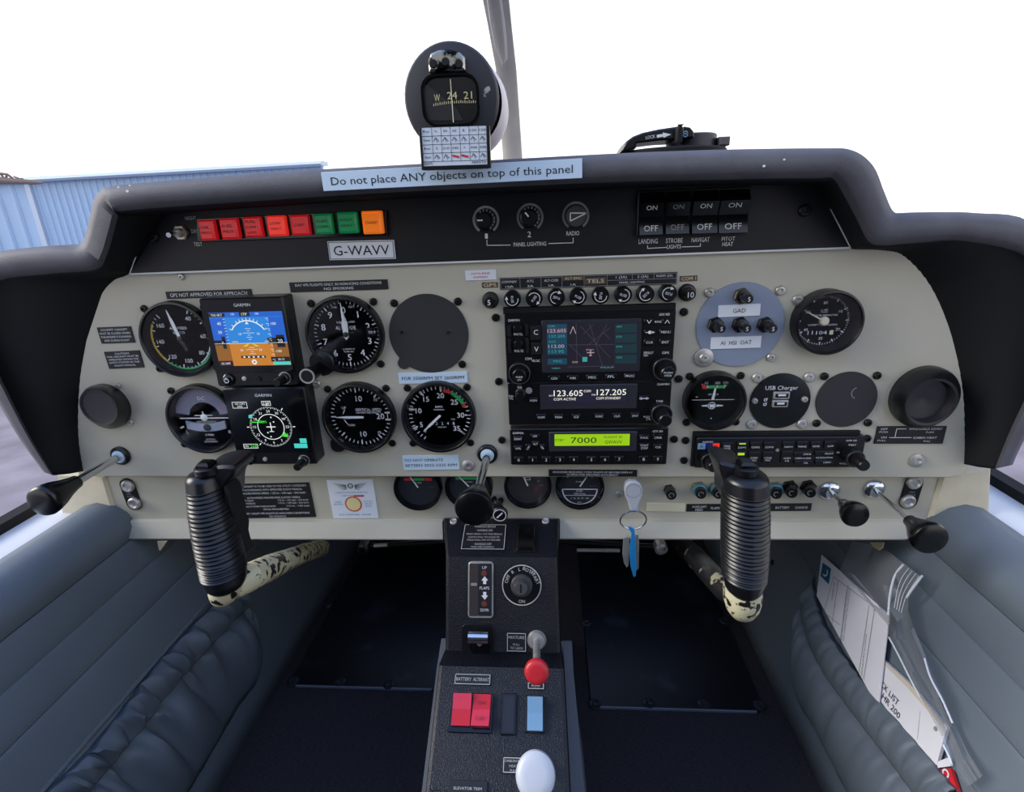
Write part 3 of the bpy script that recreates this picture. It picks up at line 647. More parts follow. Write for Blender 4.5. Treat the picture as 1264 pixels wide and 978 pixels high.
# tachometer
t, R = gauge('tachometer', 'round engine speed dial with red and green band at top right', 'gauge', -.1142, -.1946, .0383, screws=.0300)
aa = lambda v: 7+(v-20)*8.2
b = B(); ticks(b, R, aa(1.5), aa(35), 33, .86, .97, .0010, 0); ticks(b, R, aa(5), aa(35), 6, .80, .98, .0016)
b.text('RPM', 0, .0095, .0024, -.0006, .007); b.text('HUNDREDS', 0, .0065, .0014, -.0006, .011); b.text('HOURS', .0015, -.0125, .0014, -.0006, .009); b.text('1/10', .0135, -.004, .0018, -.0006, .004); b.obj('scale_marks', white, t)
b = B()
for v in (5, 10, 15, 20, 25, 30, 35):
    c_, s_ = ang(aa(v)); b.text(str(v), c_*R*.67, s_*R*.67, .0055, -.0006, bold=.0002)
c_, s_ = ang(-135); b.text('0', c_*R*.70, s_*R*.70, .004, -.0006); b.obj('numerals', white, t)
for a0, a1, m_, nm in ((aa(20.6), aa(22.6), redp, 'red_band'), (aa(22.8), aa(26.8), greenp, 'green_band'), (aa(26.9), aa(27.8), redp, 'red_band')):
    b = B(); b.ring(0, 0, R*.80, R*.92, -.0008, a0, a1, 12); b.obj(nm, m_, t)
b = B(); b.box(-.006, .016, -.0105, -.0060, -.0006, -.0011, 0); b.obj('hour_counter', blackg, t)
b = B()
for i, dch in enumerate('2248'): b.text(dch, -.0035+i*.0058, -.0082, .003, -.0013)
b.obj('lettering', white, t)
needle(t, -133, .72, .0022, .06, R, hub=0)

# hour clock
t, R = gauge('hour_meter', 'round clock dial with cream hub at the upper right of the panel', 'gauge', .2547, -.1054, .0300, proud=.014, rim=.80)
b = B(); ticks(b, R, 0, 360, 60, .90, .97, .0005, 5, .0011, .84)
b.text('1/100', 0, R*.42, .0013, -.0006, .006); b.text("D'HEURE", 0, R*.34, .0011, -.0006, .006); b.text('POUR MINUTES', .001, .0050, .0016, -.0006, .022); b.text('COMPTEUR HEURES', 0, -.0038, .0016, -.0006, .026); b.obj('scale_marks', white, t)
b = B()
for tx, a in (('60', 0), ('10', 60), ('20', 120), ('30', 180), ('40', 240), ('50', 300)):
    c_, s_ = ang(a); b.text(tx, c_*R*.70, s_*R*.70, .0027, -.0006)
b.obj('numerals', white, t)
b = B(); b.text('11104', -.0035, -.0110, .0034, -.0007, .017); b.obj('counter_digits', white, t)
b = B(); b.rect(.0072, .0105, -.0130, -.0090, -.0008); b.obj('counter_wheel', creaml, t)
b = B(); b.lathe([(.0042, -.001), (.0042, -.0035), (.003, -.0045)], 0, 0, 14); b.seg(0, 0, -R*.66, R*.36, .0018, -.0032, .0006); b.obj('needle', creaml, t)

# oil / suction gauge
t, R = gauge('pressure_gauge', 'round pressure gauge with small green and red scale, left of the USB socket plate', 'gauge', .1595, -.1806, .0298, proud=.010, screws=.0236)
b = B(); 
for tx, u in (('50', -.30), ('200', .12), ('250', .42)): b.text(tx, u*R, R*.66, .0024, -.0006)
b.seg(-R*.8, -R*.02, R*.8, -R*.02, .0005, -.0006); b.text('kPa x1.0', 0, R*.20, .0018, -.0006, .009); b.text('IN', -R*.62, R*.10, .0015, -.0006)
b.ring(-R*.02, -R*.26, .0030, .0037, -.0006); b.rect(-.0025, .002, -R*.26-.002, -R*.26+.0015, -.0006); b.seg(-R*.40, -R*.26, -R*.18, -R*.26, .001, -.0006, .0022); b.seg(R*.40, -R*.26, R*.16, -R*.26, .001, -.0006, .0022); b.lathe([(.0006, -.0006), (.0004, -.0008)], 0, -R*.78, 8)
for u in (-.22, .1, .36): b.seg(u*R, R*.46, u*R*1.15, R*.58, .0007, -.0009)
b.obj('lettering', white, t)
b = B(); b.poly([(-R*.42, R*.62), (-R*.34, R*.44), (R*.40, R*.44), (R*.50, R*.58), (R*.30, R*.56), (-R*.30, R*.56)], -.0007); b.obj('green_scale', greenp, t)
b = B(); b.poly([(-R*.50, R*.66), (-R*.42, R*.42), (-R*.26, R*.42), (-R*.30, R*.56)], -.0008); b.obj('red_scale', redp, t)
b = B(); b.seg(-.0006, 0, .001, R*.46, .0026, -.002, .0018); b.obj('needle', white, t)

# blank covers, gad plate, usb plate
def disc(name, label, cat, x, z, R, m, th=.0015):
    fr = FX(x, z, 0); t = thing(name, label, cat, fr); b = B(); b.lathe([(R, .0002), (R, -th+.0004), (R*.99, -th), (.00002, -th)], 0, 0, 64, cap=False); b.obj('plate', m, t); return t, fr
t, fr = disc('blanking_plate', 'large dark grey round blanking plate between altimeter and navigator', 'cover plate', -.1158, -.1071, .0385, blankm)
for sx, sz in ((-1, 1), (1, 1), (1, -1)): screw(t, sx*.0305, sz*.0305)
p = fr.p(*z7(573, 430)); b = B(); d_t = Vector(p).normalized(); n_t = Vector((-d_t.y, d_t.x)); P_ = [Vector(p)+d_t*.0052*math.cos(a_)+n_t*.0058*math.sin(a_) for a_ in [math.pi*(k/12-.5) for k in range(13)]]; P_ += [Vector(p)*.80-n_t*-.0085*1, Vector(p)*.80-n_t*.0085]; b.prism([tuple(q) for q in P_], 0, -.00145); b.obj('corner_tab', blankm, t)
for u in (565, 772): p = fr.p(*z7(u, 290)); screw(t, p[0], p[1], .0012, screwb, -.0015)
t, fr = disc('blanking_plate', 'smaller dark grey round blanking plate with a faint chalk mark, right of the USB plate', 'cover plate', .2800, -.1790, .0278, blankm)
for sx, sz in ((-1, 1), (1, 1), (1, -1), (-1, -1)): screw(t, sx*.0237, sz*.0237)
p = fr.p(*r1(825, 560)); b = B(); b.ring(p[0], p[1], .0052, .0060, -.0017, 200, 340, 16); b.obj('chalk_mark', dim, t)
t, fr = disc('breaker_plate', 'pale blue-grey round plate carrying four small breakers, upper right', 'cover plate', .1741, -.1049, .0392, greyp, .002)
for u, v, m_, r_ in ((165, 112, steel, .0045), (482, 103, steel, .0045), (440, 402, steel, .0042)): p = fr.p(*r1(u, v)); screw(t, p[0], p[1], r_, m_, -.0005)
p = fr.p(*r1(138, 402)); b = B(); b.lathe([(.0088, 0), (.0088, -.0028), (.0078, -.0034)], p[0], p[1], 26); b.obj('washer', steel, t); screw(t, p[0], p[1], .0048, steel, -.0034)
placard([r1(205, 170), r1(393, 162), r1(390, 215), r1(202, 224)], [('GAD', .5, .34, .3)], 'white label reading GAD on the blue-grey plate', paper, ink, -.002)
placard([r1(172, 313), r1(397, 306), r1(394, 358), r1(169, 366)], [('AI  HSI  OAT', .5, .34, .62)], 'white label reading AI HSI OAT on the blue-grey plate', paper, ink, -.002)
def sbreak(u, v, label, txt, krop, y=-.002, m=black, nutm=black, R=.0072, lean=0.0, group=None, frr=None, plen=.013):
    fr = FY(*krop(u, v), y); t = thing('circuit_breaker', label, 'circuit breaker', fr, group)
    b = B(); b.prism(circ(0, 0, R*1.05, 6, .3), 0, -.004, .001); b.obj('nut', nutm, t)
    b = B(); b.lathe([(R*.8, -.004), (R*.8, -.007), (R*.62, -.0075), (R*.62, -.007-plen*.8), (R*.5, -.007-plen)], 0, 0, 22); b.obj('button', m, t)
    if txt: b = B(); b.text(txt, 0, 0, .0038, -.0073-plen); b.obj('lettering', white, t)
    return t
sbreak(308, 128, 'small breaker with brass nut above the GAD label', '5', r1, nutm=mat('bronze_nut', (110, 98, 80), .4, .6), group='breakers on the blue-grey plate')
for u, lb in ((190, 'small black breaker on the blue-grey plate, leftmost of three above the AI HSI OAT label'), (300, 'small black breaker on the blue-grey plate, middle of three above the AI HSI OAT label'), (412, 'small black breaker on the blue-grey plate, rightmost of three above the AI HSI OAT label')):
    sbreak(u, 256, lb, '5', r1, group='breakers on the blue-grey plate')
t, fr = disc('usb_charger', 'black round plate reading USB Charger with two sockets', 'charger', .2191, -.1795, .0278, blackg, .002)
for sx, sz in ((-1, 1), (1, 1), (1, -1), (-1, -1)): screw(t, sx*.0237, sz*.0237, .0050, steel)
for u, v in ((367, 597), (590, 590)): p = fr.p(*r1(u, v), -.002); screw(t, p[0], p[1], .0030, steel, -.002)
b = B(); p = fr.p(*r1(485, 535)); b.text('USB Charger', p[0], p[1]-.0002, .0040, -.0022, .030); 
for u, v in ((413, 590), (410, 610)): p = fr.p(*r1(u, v)); b.ring(p[0], p[1], .0010, .0017, -.0022, n=12); b.seg(p[0], p[1], p[0]+.0018, p[1]+.0018, .0005, -.0022)
b.obj('lettering', white, t)
for u0, u1, v0, v1 in ((447, 515, 553, 583), (442, 508, 590, 620)):
    x0, z1 = fr.p(*r1(u0, v0)); x1, z0 = fr.p(*r1(u1, v1)); b = B(); b.box(x0, x1, z0, z1, 0, -.0045, .0006, .0006); s_ = b.obj('usb_socket', steel, t)
    b = B(); b.box(x0+.0015, x1-.0015, z0+.0015, z1-.0015, -.004, -.0047); b.obj('slot', blackm, s_); b = B(); b.box(x0+.004, x1-.004, (z0+z1)/2-.0002, (z0+z1)/2+.0016, -.004, -.0052); b.obj('tongue', white, s_)

# lower four gauges (tops tucked behind the panel's lower edge)
z3 = K(480, 580, 4.213)
for i, (u0, u1, ub, nm, lab) in enumerate(((20, 272, 227, 'oil_temperature_gauge', 'small round gauge with red and green strip, leftmost of the four under the panel'), (287, 539, 222, 'oil_pressure_gauge', 'small round gauge with green strip, partly behind the throttle knob'),
                                       (595, 848, 218, 'ammeter', 'small round gauge with battery symbol right of the throttle knob'), (865, 1124, 222, 'fuel_gauge', 'small round fuel gauge with white half-circle outline, rightmost of the four'))):
    cpx = z3((u0+u1)/2, ub-122); fr = FY(*cpx, YL-.010); R = fr.p(*z3(u1, ub-122))[0]
    c_ = fr.O; fr = Fr((c_.x, YL, c_.z), (1, 0, 0), (0, 0, 1)); t = thing(nm, lab, 'gauge', fr, 'four small gauges on the lower panel')
    b = B(); b.lathe([(R, 0), (R, -.007), (R*.97, -.010), (R*.92, -.010), (R*.84, -.004)], 0, 0, 40, cap=False); b.obj('bezel', blackg, t)
    b = B(); b.lathe([(R*.95, -.0038), (.00002, -.0038)], 0, 0, 40, cap=False); b.obj('dial', mat('dial_grey_black', (44, 46, 50), .5) if i == 2 else dialm, t)
    b = B(); b.lathe([(R*.90, -.0085), (.00002, -.0085)], 0, 0, 40, cap=False); b.obj('glass', gl, t)
    if i in (0, 1):
        b = B(); b.rect(-R*.55, R*.55, R*.30, R*.42, -.004); b.obj('green_strip', greenp, t)
        if i == 0: b = B(); b.rect(-R*.55, -R*.15, R*.30, R*.42, -.0041); b.rect(R*.25, R*.6, R*.30, R*.42, -.0041); b.obj('red_strip', redp, t)
    b = B(); b.text(('OIL TEMP', 'OIL PRESS', 'V', 'FUEL')[i], R*(.0 if i != 2 else .45), R*.20, .0014, -.004, .008 if i != 2 else .002); b.text('JAEGER'[:0] or '- - -', R*.55, R*.02, .0012, -.004, .006)
    if i == 2: b.frame(-.003, .003, R*.25, R*.25+.0036, .0006, -.004); b.lathe([(.0014, -.004), (.001, -.0042)], R*.35, R*.48, 10)
    if i == 3:
        b.ring(0, -R*.14, R*.68, R*.73, -.0042, 90, 270, 30); b.seg(-R*.72, -R*.14, R*.72, -R*.14, .001, -.0042); b.seg(-R*.62, -R*.42, R*.62, -R*.42, .0006, -.0042); b.text('FUEL', 0, -R*.22, .0018, -.0042, .007); b.text('100 litres', 0, -R*.34, .0018, -.0042, .012); b.text('0  25  50  75  100', 0, -R*.56, .0018, -.0042, .019); b.text('litres', 0, -R*.74, .0013, -.0042)
        ticks(b, R, -50, 50, 6, .62, .78, .0008, y=-.004)
    b.obj('lettering', white, t)
    a = (-30, -40, -22, 32)[i]; c2, s2 = ang(a); b = B(); b.seg(0, 0, c2*R*.66, s2*R*.66, .0016, -.005, .0009); b.obj('needle', white, t)

# ------------------------------------------------------------------ square flight displays
g5 = K(240, 350, 4.075)
def pbox(b, fr, kr, u0, v0, u1, v1, yb, yf, ch=0, r=0, n=3):
    x0, z1 = fr.p(*kr(u0, v0), yf); x1, z0 = fr.p(*kr(u1, v1), yf); b.box(x0, x1, z0, z1, yb, yf, ch, r, n); return (x0, x1, z0, z1)
def prect(b, fr, kr, u0, v0, u1, v1, y):
    x0, z1 = fr.p(*kr(u0, v0), y); x1, z0 = fr.p(*kr(u1, v1), y); b.rect(x0, x1, z0, z1, y); return (x0, x1, z0, z1)
def pt_(b, fr, kr, t, u, v, h, y, w=None, rot=0):
    x, z = fr.p(*kr(u, v), y); xe, _ = fr.p(*kr(u+(w or 1), v), y); s_ = abs(xe-x)/(w or 1)
    b.text(t, x, z, h*s_, y, abs(xe-x) if w else None, rot)
YF = -.021
def display(label, TL, BR, shadow):
    fr = Fr((PY(*TL, YF)+PY(*BR, YF))/2, (1, 0, 0), (0, 0, 1)); fr = Fr((fr.O.x, 0, fr.O.z), fr.X, fr.Z)
    t = thing('flight_display', label, 'display', fr, 'stacked square flight displays')
    x0, z1 = fr.p(*TL, YF); x1, z0 = fr.p(*BR, YF)
    b = B(); b.box(x0, x1, z0, z1, 0, YF+.001, .0012, .002); b.obj('body', black, t)
    b = B(); b.box(x0+.001, x1-.001, z0+.014, z1-.001, YF+.001, YF, .0002, .001); b.obj('front_glass', blackg, t)
    return t, fr, x0, x1, z0, z1
t, fr, x0, x1, z0, z1 = display('upper square display with blue sky and brown ground horizon', (244, 369), (367, 476.5), 0)
y = YF-.0002
L = lambda u, v: fr.p(*g5(u, v), y)
b = B(); sx0, sz1 = L(68, 148); sx1, sz0 = L(487, 410); W_, H_ = sx1-sx0, sz1-sz0
U = lambda u, v: (sx0+u*W_, sz1-v*H_)
def R_(b, u0, v0, u1, v1, yy=0): a, c = U(u0, v0), U(u1, v1); b.rect(a[0], c[0], c[1], a[1], y-yy)
hz = .575
b = B(); R_(b, 0, 0, 1, hz); b.obj('sky_area', e_sky, t, flat=True)
b = B(); R_(b, 0, hz, 1, 1); b.obj('ground_area', e_gnd, t, flat=True)
b = B(); R_(b, 0, .1, .20, hz, .0001); R_(b, .80, .1, 1, hz, .0001); R_(b, 0, 0, 1, .09, .0001); b.obj('dark_sky_strips', e_skyd, t, flat=True)
b = B(); R_(b, 0, hz, .20, 1, .0001); b.obj('dark_ground_strip', e_gndd, t, flat=True); b = B(); R_(b, .80, hz, 1, 1, .0001); b.obj('dark_ground_strip', e_gndd, t, flat=True)
b = B(); R_(b, 0, .01, .22, .08, .0002); R_(b, .42, .0, .56, .08, .0002); R_(b, 0, .51, .15, .60, .0002); R_(b, .11, .44, .16, .67, .0002); R_(b, .74, .48, .97, .60, .0002); R_(b, .86, .43, .97, .66, .0002); R_(b, 0, .90, .2, 1, .0002); R_(b, .74, .84, 1, .93, .0002); R_(b, .33, .81, .67, .855, .0002)
b.obj('readout_boxes', e_bk, t, flat=True)
b = B(); cx_, cz_ = U(.5, .52); b.ring(cx_, cz_, W_*.255, W_*.270, y-.0003, -58, 58, 30)
for k in (-58, -45, -30, -20, -10, 0, 10, 20, 30, 45, 58): c_, s_ = ang(k); b.seg(cx_+c_*W_*.27, cz_+s_*W_*.27, cx_+c_*W_*.30, cz_+s_*W_*.30, .0006, y-.0003)
b.poly([U(.5, .17), U(.475, .22), U(.525, .22)], y-.0003)
for v_, w_ in ((.30, .08), (.34, .04), (.38, .16), (.42, .04), (.46, .08), (.50, .04), (.65, .08), (.69, .16), (.73, .04), (.77, .08)): R_(b, .5-w_/2, v_, .5+w_/2, v_+.007, .0003)
R_(b, .0, hz-.004, 1, hz+.003, .0003)
for k in range(9): R_(b, .18, .12+k*.055, .21, .127+k*.055, .0003); R_(b, .76, .12+k*.095, .80, .127+k*.095, .0003); R_(b, .80-.02, .15+k*.095, .80, .157+k*.095, .0003)
for tx, u_, v_, h_ in (('40', .12, .20, .055), ('30', .11, .36, .055), ('100', .86, .22, .05), ('-100', .86, .73, .05), ('10', .38, .40, .045), ('10', .63, .40, .045), ('10', .36, .70, .045), ('10', .62, .70, .045), ("179'", .49, .04, .05), ('TAS 0KT', .11, .045, .04), ('150', .33, .035, .035), ('180', .66, .035, .035), ('0', .12, .555, .05), ('20', .91, .54, .07), ('30.12', .88, .885, .04), ('GS 0KT', .1, .95, .04)):
    a = U(u_, v_); b.text(tx, a[0], a[1], h_*H_, y-.0004)
cc = U(.5, .93); b.ring(cc[0], cc[1], .0012, .0026, y-.0003, n=10)
for k in range(5): R_(b, .36+k*.065, .82, .39+k*.065, .845, .0004)
b.obj('symbols', e_wh, t, flat=True)
b = B()
for q_ in (((.38, .635), (.5, .555), (.44, .635)), ((.62, .635), (.5, .555), (.56, .635))): b.poly([U(*p_) for p_ in q_], y-.0004)
R_(b, .25, .535, .33, .55, .0004); R_(b, .70, .535, .76, .55, .0004); b.obj('yellow_symbols', e_ye, t, flat=True)
b = B(); R_(b, .76, .93, 1, .99, .0003); b.obj('cyan_box', e_cy, t, flat=True)
b = B(); R_(b, .12, .93, .16, .96, .0004); b.obj('magenta_mark', e_mg, t, flat=True)
def g5_front(t, fr, lg, kn, ctr, jack, x0, x1, z0):
    b = B(); pt_(b, fr, g5, 'GARMIN', lg[0], lg[1], 15, YF-.0003, 84); b.obj('lettering', white, t)
    p_ = fr.p(*g5(*kn[0]), YF-.016); b = B(); b.lathe([(.0052, YF+.002), (.0052, YF-.004), (.0042, YF-.005), (.0040, YF-.016), (.0034, YF-.017)], p_[0], p_[1], 24); s_ = b.obj('knob', black, t)
    b = B(); b.ring(p_[0], p_[1], .0052, .0062, YF-.0005, n=24); b.obj('knob_ring', steel, t)
    p_ = fr.p(*g5(*ctr), YF); b = B(); b.lathe([(.0060, YF+.002), (.0060, YF-.001), (.005, YF-.002), (.0034, YF-.003)], p_[0], p_[1], 24); b.obj('power_button', blackg, t)
    b = B(); b.ring(p_[0], p_[1], .0018, .0025, YF-.0032, n=14); b.rect(p_[0]-.0003, p_[0]+.0003, p_[1]+.0005, p_[1]+.003, YF-.0033); b.obj('power_symbol', white, t)
    p_ = fr.p(*g5(*jack), YF); b = B(); b.lathe([(.0022, YF+.002), (.0022, YF-.0004), (.001, YF-.0006)], p_[0], p_[1], 14); b.obj('sensor', steel, t)
g5_front(t, fr, (238, 108), [(415, 500)], (170, 485), (250, 479), x0, x1, z0)
b = B(); x_, z_ = fr.p(*g5(322, 482), YF); b.lathe([(.0022, YF+.002), (.0022, YF-.0004)], x_, z_, 14); b.obj('card_slot', blackm, t)
t, fr, x0, x1, z0, z1 = display('lower square display with white compass rose on black', (273, 480), (391, 574), 0)
y = YF-.0002
b = B(); pb = fr.p(*g5(385, 722), y); Rr = abs(fr.p(*g5(490, 722), y)[0]-pb[0])
cx_, cz_ = pb
def ar(a, r): c_, s_ = ang(a); return (cx_+c_*r*Rr, cz_+s_*r*Rr)
b.ring(cx_, cz_, Rr*.61, Rr*.645, y, n=44)
for k in range(72): p0, p1 = ar(k*5, .90 if k % 2 == 0 else .94), ar(k*5, 1.0); b.seg(*p0, *p1, .0005, y)
for k, tx in enumerate(('24', '27', '30', '33', 'N', '3', '6', '9', '12', '15', '18', '21')):
    p0 = ar(k*30-60+90-30, .78); b.text(('24', '30', 'W', '33', 'N', '3', '6', '9', '12', '15', '18', '21')[k], p0[0], p0[1], .0027, y)
b.poly([ar(0, .25), ar(160, .08), ar(200, .08)], y); b.seg(*ar(-90, .22), *ar(90, .22), .0010, y); b.seg(*ar(180, .22), *ar(0, .22), .0009, y); b.seg(*ar(205, .26), *ar(155, .26), .0007, y)
for a_, r_ in ((10, .48), (35, .3), (190, .5), (215, .35)): p0 = ar(a_, r_); b.lathe([(.0008, y), (.0006, y-.0002)], p0[0], p0[1], 8)
for a_ in (-90, 90, 0, 38, -142): b.seg(*ar(a_, 1.04), *ar(a_, 1.16), .0009, y)
for (u0, v0, u1, v1) in ((187, 597, 268, 628), (335, 592, 385, 614), (245, 808, 322, 830)):
    a, c = fr.p(*g5(u0, v0), y), fr.p(*g5(u1, v1), y); b.frame(a[0], c[0], c[1], a[1], .0005, y)
pt_(b, fr, g5, 'GS CRS', 228, 606, 9, y, 50); pt_(b, fr, g5, '200', 228, 619, 9, y, 26); pt_(b, fr, g5, "238'", 360, 603, 13, y, 36)
pt_(b, fr, g5, 'CRS', 262, 819, 11, y, 22)
b.obj('compass_rose', e_wh, t, flat=True)
b = B(); b.poly([ar(125, .92), ar(108, .62), ar(117, .66), ar(140, .60)], y-.0002); b.seg(*ar(-75, .98), *ar(-60, .45), .0009, y-.0002); b.seg(*ar(-62, .70), *ar(-45, .38), .0008, y-.0002); x_, z_ = fr.p(*g5(300, 819), y); b.text("268'", x_, z_, .0036, y-.0002, .008); pt_(b, fr, g5, 'GPS', 350, 697, 12, y-.0002, 26); b.obj('green_symbols', e_gr, t, flat=True)
b = B(); a, c = fr.p(*g5(500, 806), y), fr.p(*g5(570, 828), y); b.rect(a[0], c[0], c[1], a[1], y); a, c = fr.p(*g5(528, 780), y), fr.p(*g5(566, 803), y); b.rect(a[0], c[0], c[1], a[1], y); b.poly([ar(-58, 1.13), ar(-50, 1.0), ar(-62, .98), ar(-66, 1.08)], y); b.obj('cyan_boxes', e_cy, t, flat=True)
g5_front(t, fr, (345, 563), [(517, 925)], (277, 885), (355, 885), x0, x1, z0)

# ------------------------------------------------------------------ radios
r7 = K(610, 380, 4.891)
YR = -.010
def radio(name, label, cat, TLq, BRq, kr, tray=None, yf=YR, group='radio stack units'):
    a, c = PY(*kr(*TLq), yf), PY(*kr(*BRq), yf); fr = Fr(((a.x+c.x)/2, 0, (a.z+c.z)/2), (1, 0, 0), (0, 0, 1)); t = thing(name, label, cat, fr, group)
    x0, z1 = fr.p(*kr(*TLq), yf); x1, z0 = fr.p(*kr(*BRq), yf); b = B(); b.box(x0, x1, z0, z1, 0, yf, .001, .0015); b.obj('faceplate', black, t)
    return t, fr, x0, x1, z0, z1
def rknob(t, fr, kr, tip, rb, rs, L1, L2, mark=None, yf=YR, tiptext=None):
    p_ = fr.p(*kr(*tip), yf-L2); n_ = 28
    b = B(); b.lathe([(rb, yf+.001), (rb, yf-L1+.001), (rb-.001, yf-L1)], p_[0], p_[1], n_); k_ = b.obj('outer_knob', black, t)
    b = B(); b.loft([[(p_[0]+r*(1+.05*(k % 2))*math.cos(2*math.pi*k/32), yy, p_[1]+r*(1+.05*(k % 2))*math.sin(2*math.pi*k/32)) for k in range(32)] for r, yy in ((rs, yf-L1), (rs, yf-L2+.001), (rs*.86, yf-L2))]); b.obj('inner_knob', black, t)
    b = B(); b.ring(p_[0], p_[1], rb*.90, rb*.99, yf-L1+.0006-.0011, n=30); b.obj('knob_rim', mat('knob_rim_grey', (70, 72, 76), .4) if 'knob_rim_grey' not in MATS else MATS['knob_rim_grey'], t)
    if tiptext:
        b = B(); b.text(tiptext[0], p_[0], p_[1]+.0012, .0017, yf-L2-.0003, .0075); b.text(tiptext[1], p_[0], p_[1]-.0015, .0017, yf-L2-.0003, .0065); b.obj('lettering', white, t)
# navigator
t, fr, x0, x1, z0, z1 = radio('navigator_radio', 'black navigator radio with colour moving map screen, top of the radio stack', 'radio', (60, 40), (1072, 442), r7)
b = B(); b.box(x0-.0012, x1+.0006, z1-.001, z1+.0052, 0, -.005, .0006); b.obj('mounting_tray', blackm, t)
b = B(); x_ = pbox(b, fr, r7, 283, 78, 880, 388, YR, YR-.0012, .0008, .002); b.obj('screen_bezel', mat('bezel_grey_black', (42, 44, 52), .45), t)
y = YR-.0016
b = B(); prect(b, fr, r7, 312, 95, 862, 376, y); s_ = b.obj('map_screen', e_map, t, flat=True)
b = B(); prect(b, fr, r7, 318, 100, 440, 282, y-.0001); prect(b, fr, r7, 322, 308, 440, 342, y-.0001); b.obj('teal_area', e_teal, t, flat=True)
b = B(); 
for v0 in (100, 160, 222, 286): prect(b, fr, r7, 730, v0, 860, v0+50, y-.0001)
b.obj('dark_teal_area', e_teal2, t, flat=True)
b = B(); prect(b, fr, r7, 322, 126, 438, 150, y-.00015); b.obj('highlight_bar', mat('map_plum', (70, 60, 84), .4, emit=1.0), t, flat=True)
b = B()
for a_, c_ in (((495, 95), (500, 345)), ((445, 225), (725, 222)), ((520, 110), (700, 300)), ((575, 95), (660, 370)), ((700, 120), (560, 230)), ((455, 225), (545, 310)), ((610, 230), (680, 100)), ((660, 150), (700, 190)), ((540, 160), (600, 100)), ((445, 358), (728, 350))):
    p_, q_ = fr.p(*r7(*a_), y), fr.p(*r7(*c_), y); b.seg(*p_, *q_, .0004, y-.0001)
b.obj('map_lines', e_line, t, flat=True)
b = B(); pt_(b, fr, r7, '123.605', 378, 139, 22, y-.0002, 112); pt_(b, fr, r7, '113.00', 375, 233, 22, y-.0002, 95); pt_(b, fr, r7, 'EGKH', 578, 254, 10, y-.0002, 44); pt_(b, fr, r7, '200', 488, 328, 12, y-.0002, 34)
p_ = fr.p(*r7(582, 274), y); b.seg(p_[0]-.0034, p_[1]+.0005, p_[0]+.0034, p_[1]+.0005, .0008, y-.0002); b.seg(p_[0], p_[1]-.0028, p_[0], p_[1]+.0028, .0008, y-.0002); b.seg(p_[0]-.0014, p_[1]-.0022, p_[0]+.0014, p_[1]-.0022, .0006, y-.0002)
a_ = fr.p(*r7(476, 135), y); b.seg(a_[0]-.0026, a_[1]-.0034, a_[0], a_[1]+.0034, .0006, y-.0002); b.seg(a_[0]+.0026, a_[1]-.0034, a_[0], a_[1]+.0034, .0006, y-.0002)
b.obj('map_symbols', e_pk, t, flat=True)
b = B(); pt_(b, fr, r7, 'COM', 345, 112, 12, y-.0002, 40); pt_(b, fr, r7, '127.205', 380, 172, 16, y-.0002, 96); pt_(b, fr, r7, 'VLOC', 350, 205, 12, y-.0002, 44); pt_(b, fr, r7, '117.95', 375, 265, 18, y-.0002, 90); pt_(b, fr, r7, 'MSG', 382, 323, 13, y-.0002, 50); prect(b, fr, r7, 533, 298, 562, 326, y-.0002)
for v_, s2 in ((115, 'WPT'), (175, 'DTK'), (235, 'DIS'), (300, 'GS')): pt_(b, fr, r7, s2, 755, v_, 11, y-.0002, 34)
pt_(b, fr, r7, 'TERM', 372, 366, 9, y-.0002, 50); pt_(b, fr, r7, 'MAP', 684, 361, 9, y-.0002, 80); b.obj('teal_symbols', e_txt, t, flat=True)
for (u0, v0, u1, v1) in ((213, 108, 288, 200), (218, 210, 290, 288), (75, 105, 108, 178), (80, 185, 108, 280), (182, 100, 212, 175), (185, 182, 215, 278)):
    b = B(); pbox(b, fr, r7, u0+3, v0+3, u1-3, v1-3, YR, YR-.0022, .0006, .0006); b.obj('button', blackm, t)
bt = [(905, 68, 968, 100), (1015, 68, 1072, 100), (905, 132, 975, 166), (998, 130, 1074, 164), (905, 192, 970, 226), (998, 190, 1068, 226), (325, 412, 398, 442), (440, 410, 510, 440), (556, 406, 626, 436), (672, 402, 742, 432), (785, 398, 856, 430)]
for (u0, v0, u1, v1) in bt: b = B(); pbox(b, fr, r7, u0, v0, u1, v1, YR, YR-.002, .0006, .0016); b.obj('button', black, t)
for u, v, r_ in ((140, 128, .0040), (145, 222, .0042)): p_ = fr.p(*r7(u, v), YR-.004); b = B(); b.lathe([(r_, YR), (r_, YR-.004), (r_*.8, YR-.005)], p_[0], p_[1], 20); b.obj('small_knob', black, t)
b = B(); yt = YR-.0024
for tx, u, v, w in (('GARMIN', 118, 76, 70), ('GNS 430', 1028, 40, 64), ('CDI', 362, 427, 40), ('OBS', 475, 425, 38), ('MSG', 591, 421, 46), ('FPL', 707, 416, 42), ('PROC', 820, 412, 56), ('RNG', 990, 84, 40), ('MENU', 1036, 147, 56), ('CLR', 938, 209, 42), ('ENT', 1033, 208, 42), ('GPS', 1035, 272, 42), ('COM/', 208, 308, 42), ('VLOC', 252, 320, 50), ('DEFAULT', 932, 272, 58), ('NAV', 916, 288, 26), ('PWR VOL', 145, 160, 54), ('PULL SQ', 150, 260, 54)):
    pt_(b, fr, r7, tx, u, v, 15 if w > 40 else 13, yt, w)
pt_(b, fr, r7, 'C', 252, 148, 30, yt); pt_(b, fr, r7, 'V', 255, 250, 30, yt)
for u, s_ in ((936, -1), (1045, 1)): p_ = fr.p(*r7(u, 84), yt); b.seg(p_[0]-.002, p_[1]-s_*.0016, p_[0], p_[1]+s_*.0016, .0006, yt); b.seg(p_[0]+.002, p_[1]-s_*.0016, p_[0], p_[1]+s_*.0016, .0006, yt)
